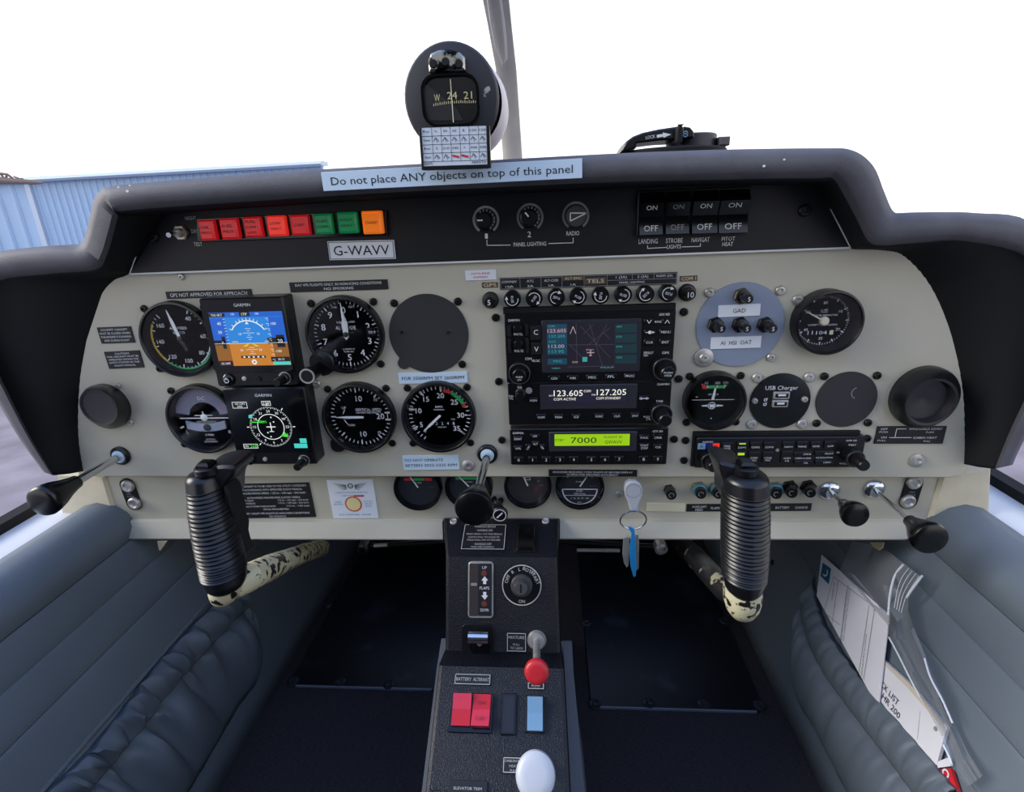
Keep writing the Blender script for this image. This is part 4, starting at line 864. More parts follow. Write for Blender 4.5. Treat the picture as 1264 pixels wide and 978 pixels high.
p_ = fr.p(*r7(940, 149), yt); b.seg(p_[0]-.004, p_[1], p_[0]+.003, p_[1], .0006, yt); b.poly([(p_[0]+.0045, p_[1]), (p_[0]+.002, p_[1]+.0012), (p_[0]+.002, p_[1]-.0012)], yt); b.lathe([(.0017, yt), (.001, yt-.0002)], p_[0], p_[1], 10)
b.obj('lettering', white, t, kind='stuff')
rknob(t, fr, r7, (150, 412), .0105, .0062, .007, .014)
b = B(); p_ = fr.p(*r7(152, 425), YR-.0145); b.text('PUSH', p_[0]-.0002, p_[1]+.001, .0018, YR-.0145, .006); b.text('C/V', p_[0], p_[1]-.0018, .0018, YR-.0145, .004); b.obj('lettering', white, t)
rknob(t, fr, r7, (1050, 400), .0108, .0062, .007, .0215, tiptext=('PUSH', 'CRSR'))
# com radio
t, fr, x0, x1, z0, z1 = radio('communication_radio', 'black communication radio showing 123.605 and 127.205, middle of the radio stack', 'radio', (80, 452), (1057, 703), r7)
b = B(); pbox(b, fr, r7, 275, 468, 862, 612, YR, YR-.0012, .0010, .001); b.obj('screen_bezel', MATS['bezel_grey_black'], t)
y = YR-.0016
b = B(); prect(b, fr, r7, 322, 490, 800, 572, y); b.obj('frequency_screen', e_disp, t, flat=True)
b = B(); pt_(b, fr, r7, '123.605', 447, 516, 38, y-.0002, 176); pt_(b, fr, r7, '127.205', 708, 510, 38, y-.0002, 178); pt_(b, fr, r7, 'COM ACTIVE', 426, 552, 16, y-.0002, 134); pt_(b, fr, r7, 'COM STANDBY', 690, 546, 16, y-.0002, 150); pt_(b, fr, r7, 'COM', 562, 503, 15, y-.0002, 42); pt_(b, fr, r7, 'ACT', 343, 531, 9, y-.0002, 24); pt_(b, fr, r7, 'STB', 600, 526, 9, y-.0002, 24)
b.obj('screen_digits', e_dig, t, flat=True)
for (u0, v0, u1, v1) in ((255, 645, 312, 674), (362, 645, 416, 674), (470, 645, 522, 672), (607, 641, 662, 670), (716, 640, 768, 668), (825, 636, 880, 668), (878, 534, 932, 562), (212, 545, 262, 574)):
    b = B(); pbox(b, fr, r7, u0, v0, u1, v1, YR, YR-.002, .0006, .0008); b.obj('button', black, t)
b = B()
for tx, u, v, w in (('COM', 283, 662, 42), ('MON', 389, 661, 42), ('ICS', 496, 659, 28), ('FUNC', 635, 656, 44), ('CLR', 742, 655, 36), ('ENT', 853, 653, 36), ('MEM', 237, 561, 40), ('GARMIN', 1020, 462, 74), ('TUNE', 998, 565, 42), ('SQL', 155, 480, 30), ('PUSH', 102, 534, 28), ('VOL', 103, 548, 24), ('PUSH', 920, 659, 36), ('C/N', 930, 673, 26)): pt_(b, fr, r7, tx, u, v, 14, YR-.0023, w)
p_ = fr.p(*r7(905, 548), YR-.0023); b.seg(p_[0]-.0035, p_[1], p_[0]+.0035, p_[1], .0008, YR-.0023)
for s_ in (-1, 1): b.poly([(p_[0]+s_*.0048, p_[1]), (p_[0]+s_*.002, p_[1]+.0015), (p_[0]+s_*.002, p_[1]-.0015)], YR-.0023)
b.obj('lettering', white, t, kind='stuff')
rknob(t, fr, r7, (155, 540), .0050, .0042, .003, .012)
rknob(t, fr, r7, (1035, 685), .0100, .0058, .010, .027)
b = B(); p_ = fr.p(*r7(210, 500), YR); b.lathe([(.0032, YR), (.0032, YR-.0006)], p_[0], p_[1], 16); b.obj('light_sensor', dim, t)
# transponder
t, fr, x0, x1, z0, z1 = radio('transponder', 'black transponder with bright green screen reading 7000, bottom of the radio stack', 'radio', (93, 733), (1040, 948), r7)
b = B(); pbox(b, fr, r7, 330, 752, 862, 870, YR, YR-.0012, .001, .001); b.obj('screen_bezel', MATS['bezel_grey_black'], t)
b = B(); prect(b, fr, r7, 364, 765, 817, 832, YR-.0016); b.obj('green_screen', e_lcd, t, flat=True)
b = B(); y = YR-.0018; pt_(b, fr, r7, '7000', 540, 800, 38, y, 156); pt_(b, fr, r7, 'STBY', 395, 800, 16, y, 56); pt_(b, fr, r7, 'FLIGHT ID', 720, 781, 14, y, 112); pt_(b, fr, r7, 'GWAVV', 720, 811, 22, y, 102); b.obj('screen_digits', ink, t, flat=True)
for (u0, v0, u1, v1) in [(118, 778, 170, 806), (118, 836, 170, 864), (218, 765, 274, 788), (228, 808, 272, 836), (188, 826, 222, 864), (274, 826, 306, 864), (878, 768, 936, 802), (960, 765, 1018, 802), (878, 822, 936, 860), (962, 826, 1016, 858)] + [(u-27, 903-i*.6, u+27, 934-i*.6) for i, u in enumerate((148, 232, 314, 397, 480, 587, 670, 755, 903, 988))]:
    b = B(); pbox(b, fr, r7, u0, v0, u1, v1, YR, YR-.002, .0006, .001); b.obj('button', black, t)
b = B(); y = YR-.0023
for tx, u, v, w in (('GARMIN', 144, 757, 64), ('GTX 330', 988, 746, 62), ('IDENT', 144, 793, 46), ('VFR', 144, 851, 34), ('ON', 245, 776, 24), ('ALT', 249, 823, 28), ('FUNC', 907, 785, 46), ('CRSR', 990, 785, 46), ('START', 907, 832, 46), ('STOP', 907, 849, 40), ('CLR', 990, 842, 34)): pt_(b, fr, r7, tx, u, v, 14, y, w)
pt_(b, fr, r7, 'STBY', 206, 846, 11, y, 30, 1.0); pt_(b, fr, r7, 'OFF', 290, 846, 11, y, 24, -1.0)
for i, u in enumerate((148, 232, 314, 397, 480, 587, 670, 755, 903, 988)): pt_(b, fr, r7, str(i), u, 920-i*.6, 20, y)
b.obj('lettering', white, t, kind='stuff')
# audio panel
a5 = K(850, 540, 5.495)
t, fr, x0, x1, z0, z1 = radio('audio_panel', 'black audio selector panel with rows of small buttons behind the right grip', 'radio', (58, 4), (1168, 206), a5, yf=-.008)
YA = -.008
b = B(); b.box(x0-.0025, x1-.004, z0-.0005, z1+.0040, 0, -.004, .0005); b.obj('mounting_tray', blackm, t)
for (u0, v0, u1, v1) in [(228, 38, 296, 84), (332, 34, 400, 82), (422, 34, 490, 82), (514, 34, 584, 82), (642, 32, 714, 80), (738, 30, 804, 78), (832, 30, 898, 78), (926, 28, 998, 78), (325, 100, 386, 150), (412, 100, 476, 170), (506, 100, 570, 172), (634, 96, 702, 174), (716, 100, 838, 124), (720, 160, 836, 184), (860, 96, 985, 124), (862, 158, 984, 184)]:
    b = B(); pbox(b, fr, a5, u0, v0, u1, v1, YA, YA-.0018, .0005, .0006); b.obj('button', black, t)
b = B(); y = YA-.0021
for tx, u, v, w in (('COM1', 362, 70, 54), ('COM2', 455, 68, 56), ('COM3', 547, 67, 56), ('NAV1', 678, 65, 54), ('NAV2', 772, 63, 54), ('DME', 866, 61, 44), ('ADF', 962, 60, 44), ('COM1', 444, 140, 48), ('MIC', 444, 157, 34), ('COM2', 538, 140, 50), ('MIC', 538, 157, 34), ('COM', 668, 142, 46), ('1/2', 668, 160, 26), ('SPKR', 806, 115, 52), ('PILOT', 955, 111, 56), ('CABIN AUDIO', 776, 142, 108), ('ICS ISOLATION', 920, 138, 112), ('PA', 796, 174, 26), ('CREW', 940, 170, 54), ('GMA 340', 1105, 22, 72), ('TEST', 1110, 52, 56), ('MKR', 262, 60, 44), ('MUTE', 262, 76, 44), ('HI', 282, 112, 20), ('LO', 192, 112, 16), ('SQ', 1014, 102, 20), ('VOL', 1048, 178, 52), ('GARMIN', 130, 32, 70)):
    pt_(b, fr, a5, tx, u, v, 13, y, w)
b.obj('lettering', white, t, kind='stuff')
for u0, u1, m_, tx, nm in ((66, 112, lblue, 'A', 'pale blue'), (116, 162, mat('lens_deep_blue', (18, 22, 120), .3), 'O', 'deep blue'), (166, 208, redb, 'M', 'red')):
    b = B(); pbox(b, fr, a5, u0, 44, u1, 82, YA, YA-.0012, .0003); s_ = b.obj('marker_lamp', m_, t, label=nm+' marker lamp')
b = B(); pt_(b, fr, a5, 'A', 89, 63, 22, y-.0002); pt_(b, fr, a5, 'M', 187, 63, 22, y-.0002); b.obj('lamp_letters', ink, t)
b = B(); prect(b, fr, a5, 215, 106, 245, 118, YA-.0021); prect(b, fr, a5, 335, 106, 378, 122, YA-.0021); prect(b, fr, a5, 344, 40, 388, 48, YA-.0021); b.obj('green_lamps', e_led, t, flat=True)
p_ = fr.p(*a5(601, 86), YA); b = B(); b.lathe([(.0017, YA), (.0015, YA-.001)], p_[0], p_[1], 14); b.obj('light_sensor', dim, t)
rknob(t, fr, a5, (172, 205), .0088, .0055, .008, .020, yf=YA)
rknob(t, fr, a5, (1195, 198), .0086, .0052, .011, .026, yf=YA)

# ------------------------------------------------------------------ vents
for nm, bpx, R0, fpx, R1, prd, lab in (('air_vent', (134, 501), .0245, (121.5, 503), .0196, .022, 'round black eyeball air vent at the left end of the panel'), ('air_vent', (1138, 489), .0300, (1150, 497), .0225, .022, 'large round black air vent at the right end of the panel')):
    fr = FY(*bpx, 0); t = thing(nm, lab, 'air vent', fr, 'panel air vents')
    e = fr.p(*fpx, -prd)
    b = B(); b.loft([[(e[0]*f_+r*math.cos(2*math.pi*k/40), y_, e[1]*f_+r*math.sin(2*math.pi*k/40)) for k in range(40)] for r, y_, f_ in ((R0, 0, 0), (R0, -.006, .1), (R0*.97, -.010, .35), (R1*1.06, -prd+.003, .9), (R1, -prd, 1), (R1*.9, -prd+.0005, 1))], True, False); b.obj('housing', black, t)
    b = B(); b.lathe([(R1*.93, -prd+.001), (R1*.84, -prd+(.009 if R0 > .027 else .0015)), (.00002, -prd+(.012 if R0 > .027 else .001))], e[0], e[1], 36, cap=False); b.obj('shutter_disc', mat('vent_disc', (34, 35, 40), .4) if 'vent_disc' not in MATS else MATS['vent_disc'], t)

# ------------------------------------------------------------------ push-pull controls
def pull_control(name, label, bpx, kpx, yb, t_, shaft, Rk, Lk, Rn, km=knobm, baseR=.0105, blue=True, nutm=chrome, group=None):
    P0 = PY(*bpx, yb); fr = Fr((P0.x, yb, P0.z), (1, 0, 0), (0, 0, 1)); t = thing(name, label, 'control', fr, group)
    e = fr.p(*kpx, -t_)
    if blue:
        b = B(); b.lathe([(baseR, 0), (baseR, -.003), (baseR*.85, -.0045), (baseR*.7, -.0045)], 0, 0, 32); b.obj('collar', black, t)
        b = B(); b.lathe([(baseR*.68, -.004), (baseR*.66, -.0052), (baseR*.35, -.0056)], 0, 0, 26); b.obj('bush', mat('bush_pale_blue', (196, 220, 236), .3) if 'bush_pale_blue' not in MATS else MATS['bush_pale_blue'], t)
    else:
        b = B(); b.lathe([(baseR, 0), (baseR*.98, -.003), (baseR*.75, -.0055), (baseR*.5, -.0065)], 0, 0, 28); b.obj('nut', nutm, t)
    b = B(); b.tube([(0, -.003, 0), (e[0]*.5, -t_*.5, e[1]*.5), (e[0]*.9, -t_*.9, e[1]*.9)], shaft, 16); b.obj('rod', chrome, t)
    D_ = Vector((e[0], -t_, e[1])).normalized(); E_ = Vector((e[0], -t_, e[1])); S_ = E_ - D_*Lk
    prof = [(0, Rn), (.12, Rn*1.1), (.35, Rn+(Rk-Rn)*.35), (.6, Rn+(Rk-Rn)*.75), (.8, Rk*.98), (.9, Rk), (.97, Rk*.93), (1.0, Rk*.80), (1.03, Rk*.45), (1.035, Rk*.05)]
    ref = D_.orthogonal().normalized(); bb = D_.cross(ref); b = B()
    b.loft([[S_+D_*(Lk*f_)+(ref*math.cos(2*math.pi*k/36)+bb*math.sin(2*math.pi*k/36))*r for k in range(36)] for f_, r in prof]); b.obj('knob', km, t)
    return t
pull_control('throttle_control', 'push-pull rod with large black pear-shaped knob, far left of the panel', (150, 562), (50, 621), 0, .100, .0040, .0150, .040, .0065)
pull_control('throttle_control', 'push-pull rod with large round black knob in the middle of the panel', (602, 560), (584.5, 630), 0, .108, .0040, .0168, .030, .0085)
pull_control('heater_control', 'short push-pull rod with small black knob, lower right of the panel', (1023, 605), (1057, 637), YL, .058, .0022, .0125, .026, .0050, blue=False, baseR=.0105)
pull_control('demist_control', 'long push-pull rod with black knob overhanging the right post', (1078, 603), (1150, 667), YL, .094, .0022, .0150, .032, .0055, blue=False, baseR=.0105)
# ignition key blade below throttle
fr = FY(615, 617, YL); t = thing('push_button', 'chrome bush with small black ring-marked knob beside the throttle knob', 'control', fr)
b = B(); b.lathe([(.0075, 0), (.0075, -.006), (.006, -.009), (.005, -.012)], 0, 0, 24); b.obj('bush', chrome, t)
e = fr.p(617, 635, -.028); b = B(); b.tube([(0, -.01, 0), (e[0], -.026, e[1])], [.004, .0072], 18); b.lathe([(.0085, -.026), (.0085, -.029), (.0075, -.030)], e[0], e[1], 26); b.obj('knob', black, t)
b = B(); b.ring(e[0], e[1], .0062, .0070, -.0303, n=24); b.seg(e[0]-.003, e[1]-.003, e[0]+.003, e[1]+.003, .0014, -.0303); b.obj('ring_mark', white, t)

# lower panel row of small knobs
for i, (u, v, tl, lab) in enumerate(((210, 110, 0, 'small black fuse knob left of the teal ones on the lower panel'), (298, 107, 1, 'small fuse with teal nut, leftmost teal one'), (350, 107, 1, 'small fuse with teal nut just left of the right grip'), (522, 107, 1, 'small fuse with teal nut just right of the right grip'), (568, 104, 0, 'small black fuse between the teal fuse and the outermost black one'), (623, 103, 0, 'small black fuse nearest the heater knob'))):
    fr = FY(*l6(u-3, v-4), YL); t = thing('fuse_holder', lab, 'fuse', fr, 'row of small fuses on the lower panel')
    b = B(); b.prism(circ(0, 0, .0085 if i else .006, 6, .2), 0, -.003, .0008); b.obj('nut', (mat('nut_brass', (150, 140, 110), .4, .6) if 'nut_brass' not in MATS else MATS['nut_brass']) if tl else black, t)
    if tl: b = B(); b.lathe([(.0078, -.003), (.0072, -.007), (.0055, -.008)], 0, 0, 22); b.obj('collar', teal, t)
    e = fr.p(*l6(u+4, v+14), -.016); b = B(); b.tube([(0, -.005, 0), (e[0], -.016, e[1])], [.0058, .0052], 18); b.obj('cap', black, t)
    b = B(); b.ring(e[0], e[1], .0022, .0028, -.0164, n=14); b.obj('ring_mark', dim, t)
placard([l6(260, 150), l6(630, 148), l6(629, 169), l6(259, 172)], [('AUXILIARY', .3, .3, .12, -.40), ('FEED', .72, .3, .06, -.40), ('FLAPS', .5, .32, .07, -.27), ('PITCH', .3, .3, .07, .12), ('TRIM', .72, .3, .06, .12), ('BATTERY', .5, .32, .11, .27), ('CHARGE', .5, .32, .10, .42)], 'long thin black placard under the small fuses reading FLAPS BATTERY CHARGE', y=YL)
placard([l6(140, 146), l6(255, 148), l6(255, 172), l6(140, 170)], [], 'blank cream label right of the key fob', creaml, ink, YL)
placard([(288, 597), (381, 596), (391, 637.5), (298, 640)], [('THIS AIRCRAFT IS TO BE USED IN THE UTILITY CATEGORY', .07, .055, .93), ('IN ACCORDANCE WITH APPROVED FLIGHT MANUAL', .17, .055, .8), ('MANOEUVRING SPEED : 125 kt - 140 mph - 232 km/h', .27, .055, .86), ('AUTHORIZED MANOEUVRES & ENTRY SPEEDS', .40, .05, .7), ('LAZY EIGHT', .48, .045, .16, -.35), ('115 kt - 140 mph - 216 km/h', .48, .045, .4, .25), ('CHANDELLE', .56, .045, .18, -.35), ('115 kt - 140 mph - 216 km/h', .56, .045, .4, .25), ('TURNS OF MORE THAN 60 BANK', .65, .045, .45, -.22), ('115 kt - 140 mph', .65, .045, .3, .3), ('SPINS PROHIBITED', .74, .05, .34), ('DAY / NIGHT VFR FLIGHTS IN NON-ICING CONDITIONS', .86, .055, .86), ('NO SMOKING', .95, .05, .22)],
        'large black placard of flight limits beside the left grip', y=YL)
t, fr, wd, hg, th = placard([(403, 592.5), (459, 592), (469, 639), (412, 640)], [('CARBON MONOXIDE DETECTOR', .32, .035, .7), ('UNIT DATE', .40, .035, .3, -.08), ('SAFE', .56, .04, .14, -.33), ('NORMAL', .62, .04, .2, -.33), ('DARK SPOT', .56, .035, .2, .33), ('REPLACE', .62, .035, .16, .33), ('EVERY', .68, .035, .14, .33), ('SPOT TURNS DARK : DANGER', .9, .04, .7)], 'white sticker with wings emblem and orange-ringed spot', paper, blueink, YL, th=.0008)
b = B(); b.ring(0, -hg*.12, hg*.16, hg*.20, -.0011, n=30); b.obj('orange_ring', mat('orange_print', (214, 98, 60), .5), t)
b = B(); b.ring(0, -hg*.12, 0, hg*.165, -.0012, n=30); b.obj('spot', mat('spot_cream', (232, 220, 160), .6), t)
b = B(); b.rect(wd*.04, wd*.26, hg*.07, hg*.11, -.0011); b.obj('red_bar', redink, t)
b = B(); b.ring(0, hg*.35, hg*.045, hg*.065, -.0011, n=20); b.text('CAA', 0, hg*.35, hg*.035, -.0012)
for s_ in (-1, 1):
    for k in range(6): b.seg(s_*wd*.09, hg*(.37-k*.018), s_*wd*(.36-k*.035), hg*(.42-k*.035), .0007, -.0011, .0003)
b.obj('wings_emblem', ink, t)
# headset jack plates
for kr, pill, jacks, lab in ((l3, ((700, 256), (740, 365)), ((702, 268), (738, 362)), 'black pill-shaped plate with two headset jacks, lower left'), (l6, ((935, 86), (917, 144)), ((937, 86), (918, 143)), 'black pill-shaped plate with two headset jacks, lower right')):
    a_, c_ = PY(*kr(*pill[0]), YL), PY(*kr(*pill[1]), YL); fr = Fr((a_+c_)/2, (1, 0, 0), (0, 0, 1)); d_ = a_-fr.O; an_ = math.atan2(d_.x, d_.z)
    fr = fr.rot(-an_); hl = d_.length; t = thing('headset_jack_plate', lab, 'socket', fr, 'headset jack plates')
    b = B(); b.box(-.0088, .0088, -hl-.0075, hl+.0075, 0, -.0022, .0006, .0085, 8); b.obj('plate', black, t)
    for jx in jacks:
        p_ = fr.p(*kr(*jx), -.003); b = B(); b.lathe([(.0072, -.002), (.0072, -.0045), (.0060, -.0058), (.0045, -.0058), (.0032, -.004)], p_[0], p_[1], 26); j_ = b.obj('jack', steel, t)
        b = B(); b.lathe([(.0031, -.0038), (.0002, -.0037)], p_[0], p_[1], 16); b.obj('hole', blackm, j_)
    b = B(); b.text('MIC', 0, .0012, .002, -.0025, .006); b.text('PHONE', 0, -.0020, .002, -.0025, .008); b.obj('lettering', dim, t)

# ------------------------------------------------------------------ keys
t = thing('key_ring', 'white plastic key fob and steel ring hanging from the lower panel', 'key ring', FY(*l5(1195, 170), YL-.012))
fr = FY(*l5(1195, 170), YL-.012); L = lambda u, v, y=-.006: fr.p(*l5(u, v), y)
b = B(); pts = [L(*q) for q in ((1152, 175), (1158, 148), (1178, 133), (1205, 132), (1228, 146), (1240, 175), (1236, 205), (1222, 238), (1215, 270), (1205, 284), (1188, 284), (1176, 262), (1170, 230), (1156, 205))]; b.prism(pts, .0010, -.006, .0014); b.obj('fob', whitek, t)
b = B(); c_ = L(1195, 178, -.0085); b.ring(c_[0], c_[1], .0072, .0078, -.0084, n=30); b.obj('embossed_ring', dim, t)
c_ = L(1195, 320, -.008); rr = L(1257, 320, -.008)[0]-c_[0]; b = B(); b.tube([(c_[0]+rr*math.cos(a_), -.006-.004*math.sin(a_*1), c_[1]+rr*math.sin(a_)) for a_ in [2*math.pi*k/40 for k in range(41)]], .0009, 8, False); b.obj('ring', chrome, t)
for nm, m_, q, yy, lab in (('key', steel, ((1160, 395), (1175, 400), (1178, 440), (1172, 530), (1163, 542), (1150, 520), (1143, 480), (1148, 400)), -.004, 'silver key hanging left of the blue key'), ('key', keyblue, ((1170, 352), (1180, 348), (1200, 362), (1205, 420), (1210, 540), (1205, 582), (1195, 585), (1182, 540), (1176, 470), (1186, 380)), -.009, 'bright blue key tag hanging from the ring'), ('key', steel, ((1205, 385), (1218, 382), (1222, 420), (1220, 545), (1208, 555), (1203, 480)), -.005, 'silver key hanging right of the blue key')):
    b = B(); b.prism([L(*p_, yy) for p_ in q], yy+.0022, yy, .0004); b.obj(nm, m_, None, fr, label=lab, cat='key', group='keys on the ring')

# ------------------------------------------------------------------ compass, card
z3a = K(460, 30, 4.213)
YC = -.072
fr = FY(*z3a(408, 385), YC); R = abs(fr.p(*z3a(657, 385))[0])
t = thing('magnetic_compass', 'round black magnetic compass with worn rim standing on the hood', 'compass', Fr((fr.O.x, YC, fr.O.z), fr.X, fr.Z))
n_ = 48; Rz = R*1.05
b = B(); b.lathe([(R*.96, .006), (R*1.0, .010), (R*1.04, .028), (R*1.02, .045), (R*.90, .055), (.001, .057)], .0030, -.002, n_, cap=False); b.obj('case', mat('case_pink_white', (214, 204, 206), .45), t)
b = B(); b.loft([[(r*R*math.cos(2*math.pi*k/n_), y_, r*Rz*math.sin(2*math.pi*k/n_)) for k in range(n_)] for r, y_ in ((.99, .008), (1.0, .003), (.985, .0005), (.95, -.001), (.60, -.0035))], False, True); b.obj('front_ring', mat('black_enamel', (34, 35, 44), .5, rgb2=(170, 168, 170), thr=(.70, .72), vscale=60), t)
L = lambda u, v, y=-.004: fr.p(*z3a(u, v), y)
def rr_px(u0, v0, u1, v1, r, y): a_, c_ = L(u0, v0, y), L(u1, v1, y); return rrect(a_[0], c_[0], c_[1], a_[1], r, 5)
b = B(); o_ = rr_px(243, 262, 560, 522, .010, -.006); i_ = rr_px(258, 275, 548, 512, .009, -.006)
b.loft([[(x, -.003, z) for x, z in o_], [(x, -.0062, z) for x, z in o_], [(x, -.0062, z) for x, z in i_], [(x, -.0025, z) for x, z in i_]], False, False); b.obj('window_bezel', blackg, t)
b = B(); b.prism(i_, -.003, -.0040); b.obj('window', mat('compass_bowl', (14, 14, 18), .3), t)
b = B(); pts = [L(u, v, -.0045) for u, v in ((265, 300), (440, 440), (470, 500), (300, 500), (262, 420))]; b.poly(pts, -.0045); b.obj('card_bowl', mat('bowl_dark_grey', (30, 30, 34), .4), t)
b = B()
for tx, u, v, h, w_ in (('W', 335, 382, 32, 30), ('24', 413, 370, 34, 52), ('21', 495, 368, 34, 44)): pt_(b, fr, z3a, tx, u, v, h, -.0050, w_)
for k in range(22):
    u = 318+k*10.8; v = 418-16*math.sin(min(1, k/13)*math.pi/2); p_, q_ = L(u, v+8, -.005), L(u, v-(8 if k % 2 else 4), -.005); b.seg(*p_, *q_, .0005, -.005)
b.obj('compass_card', mat('card_print', (205, 196, 150), .5), t)
b = B(); p_, q_ = L(404, 285, -.0055), L(420, 510, -.0055); b.seg(*p_, *q_, .0006, -.0055); b.obj('lubber_line', creaml, t)
b = B(); b.prism([L(*q, -.010) for q in ((285, 185), (300, 150), (340, 132), (400, 128), (450, 142), (478, 170), (480, 235), (440, 240), (380, 236), (340, 244), (292, 246))], -.001, -.010, .0015); b.obj('lamp_cover', steelw, t)
for u, v in ((315, 205), (378, 195), (448, 205)): p_ = L(u, v, -.0102); b = B(); b.lathe([(.0030, -.0098), (.0024, -.0112), (.0003, -.0112)], p_[0], p_[1], 14); b.obj('screw', screwb, t)
b = B(); a_ = L(615, 600, .02); b.box(-.014, .020, -R*1.62, -R*.8, .012, .045, 0); b.obj('bracket', white_paint, t)
YD = YC-.008
t, fr2, wd, hg, th = placard([z3a(258, 538), z3a(592, 530), z3a(600, 728), z3a(264, 742)], [('DATE', .93, .07, .12, -.42), ('AIRPATH', .93, .07, .22, .36)], 'small white compass deviation card in a black holder under the compass', mat('card_blue_white', (205, 216, 228), .5), ink, YD)
b = B(); rows_ = (('For', 'N', '30', '60', 'E', '120', '150'), ('Steer', '', '', '', '', '', ''), ('For', 'S', '210', '240', 'W', '300', '330'), ('Steer', '', '', '', '', '', ''))
for j, rw in enumerate(rows_):
    for i, s_ in enumerate(rw):
        if s_: b.text(s_, (-.42+i*.143)*wd, (.40-j*.22)*hg, .06*hg, -th-.0003, (.10 if len(s_) > 2 else .06 if len(s_) == 2 else .03)*wd)
for i in range(7): b.seg((-.34+i*.143)*wd, .5*hg, (-.34+i*.143)*wd, -.38*hg, .0003, -th-.0003)
for j in range(5): b.seg(-.5*wd, (.5-j*.22)*hg, .5*wd, (.5-j*.22)*hg, .0003, -th-.0003)
for j in (1, 3):
    for i in range(1, 7):
        if j == 3 and i in (3, 4): continue
        x_ = (-.42+i*.143)*wd; z_ = (.40-j*.22)*hg; b.seg(x_-.002, z_-.001, x_-.0004, z_+.0015, .0004, -th-.0003); b.seg(x_, z_+.001, x_+.0018, z_-.001, .0004, -th-.0003); b.seg(x_-.0004, z_+.0015, x_+.0008, z_-.002, .0003, -th-.0003)
b.obj('table_print', ink, t, kind='stuff')
b = B()
for i in (3, 4): x_ = (-.42+i*.143)*wd; z_ = (.40-.66)*hg; b.seg(x_-.0025, z_+.0006, x_+.0025, z_-.0006, .0014, -th-.0003)
b.obj('red_marks', redink, t)
b = B()
for bx in ((-wd/2-.0016, -wd/2+.0002, -hg/2-.0024, hg/2), (wd/2-.0002, wd/2+.0022, -hg/2-.0024, hg/2), (-wd/2, wd/2, -hg/2-.0026, -hg/2)): b.box(*bx, .003, -.0022, .0003)
b.box(-wd/2, wd/2, -hg/2, hg/2, .004, .0003); b.obj('holder', black, t)

# suction mount
s7 = K(750, 140, 7.022)
YM = -.022
fr = FY(*s7(600, 300), YM); L = lambda u, v, y=0: fr.p(*s7(u, v), y)
t = thing('suction_mount', 'black twist-lock suction mount sitting on top of the hood', 'suction mount', fr)
b = B(); xa, xb = L(105, 340)[0], L(1105, 300)[0]; zc = L(600, 318)[1]; cxm = (xa+xb)/2; rx = (xb-xa)/2
def hdisc(b, cx, r, z0, z1, cy=0.02, n=48, ch=.001): b.loft([[(cx+q*math.cos(2*math.pi*k/n), cy+q*math.sin(2*math.pi*k/n), z) for k in range(n)] for q, z in ((r, z0), (r, z1-ch), (r-ch, z1))])
hdisc(b, cxm, rx, zc-.008, zc+.0015, rx*.6); b.obj('base', blackm, t)
b = B(); xd0, xd1 = L(560, 220)[0], L(1008, 220)[0]; hdisc(b, (xd0+xd1)/2, (xd1-xd0)/2, zc, L(800, 158)[1], .022); b.obj('drum', mat('mount_grey_black', (48, 50, 58), .4), t)
b = B(); b.prism([L(*q) for q in ((110, 338), (125, 295), (160, 245), (215, 205), (300, 172), (440, 142), (590, 120), (590, 232), (440, 240), (245, 264), (240, 306), (180, 322))], .030, -.004, .0012); b.obj('lever', black, t)
b = B(); b.box(L(584, 0)[0], L(646, 0)[0], L(0, 285)[1]-.002, L(600, 113)[1], .004, -.0085, .0014, .003); b.obj('grip_tab', blackm, t)
b = B(); b.prism([L(*q) for q in ((650, 122), (700, 130), (730, 165), (735, 215), (650, 215))], .010, -.0055, .0006); b.obj('shoulder', black, t)
b = B(); b.box(L(1008, 0)[0], L(1105, 0)[0], L(1050, 268)[1], L(1050, 190)[1], .02, .006, .0008); b.obj('pull_tab', mat('tab_grey', (84, 80, 84), .5), t)
b = B(); pt_(b, fr, s7, 'LOCK', 372, 204, 26, -.0043, 82, .12); p_ = [L(*q, -.0043) for q in ((425, 186), (480, 178), (478, 165), (552, 182), (486, 212), (484, 202), (428, 212))]; b.poly(p_, -.0043)
b.obj('lettering', white, t)
b = B(); a_, c_ = L(655, 160, -.0058), L(695, 205, -.0058); b.frame(a_[0], c_[0], c_[1], a_[1]-.001, .0008, -.0058); b.ring((a_[0]+c_[0])/2, a_[1]-.001, .001, .0018, -.0058, -90, 90, 10); b.obj('padlock_symbol', lblue, t)

# windshield centre strut
def strut_row(xl, xr, py, y):
    a_, c_ = PY(xl, py, y), PY(xr, py, y); return a_, c_
rows = [(622, 646, 235, .315), (620.5, 644, 190, .30), (612, 637, 85, .235), (602, 631, 30, .17), (596, 628, 0, .13), (578, 616, -100, .02), (555, 600, -200, -.06)]
b = B(); rg = []
for xl, xr, py, y in rows:
    a_, c_ = strut_row(xl, xr, py, y); rg.append([a_, (a_*.75+c_*.25)+Vector((0, -.004, -.001)), (a_*.25+c_*.75)+Vector((0, -.004, -.001)), c_, c_+Vector((0, .02, 0)), a_+Vector((0, .02, 0))])
t = thing('windshield_strut', 'grey painted centre strut of the windshield behind the compass', 'strut', W0)
x_ = rg[-1][0].x; wd_ = rg[-1][3].x-x_
for y_, z_ in ((-.22, .455), (-.5, .475), (-1.1, .42)): rg.append([Vector((x_, y_, z_)), Vector((x_+wd_*.25, y_, z_-.004)), Vector((x_+wd_*.75, y_, z_-.004)), Vector((x_+wd_, y_, z_)), Vector((x_+wd_, y_, z_+.02)), Vector((x_, y_, z_+.02))])
b.loft(rg); b.obj('bar', strutm, t)
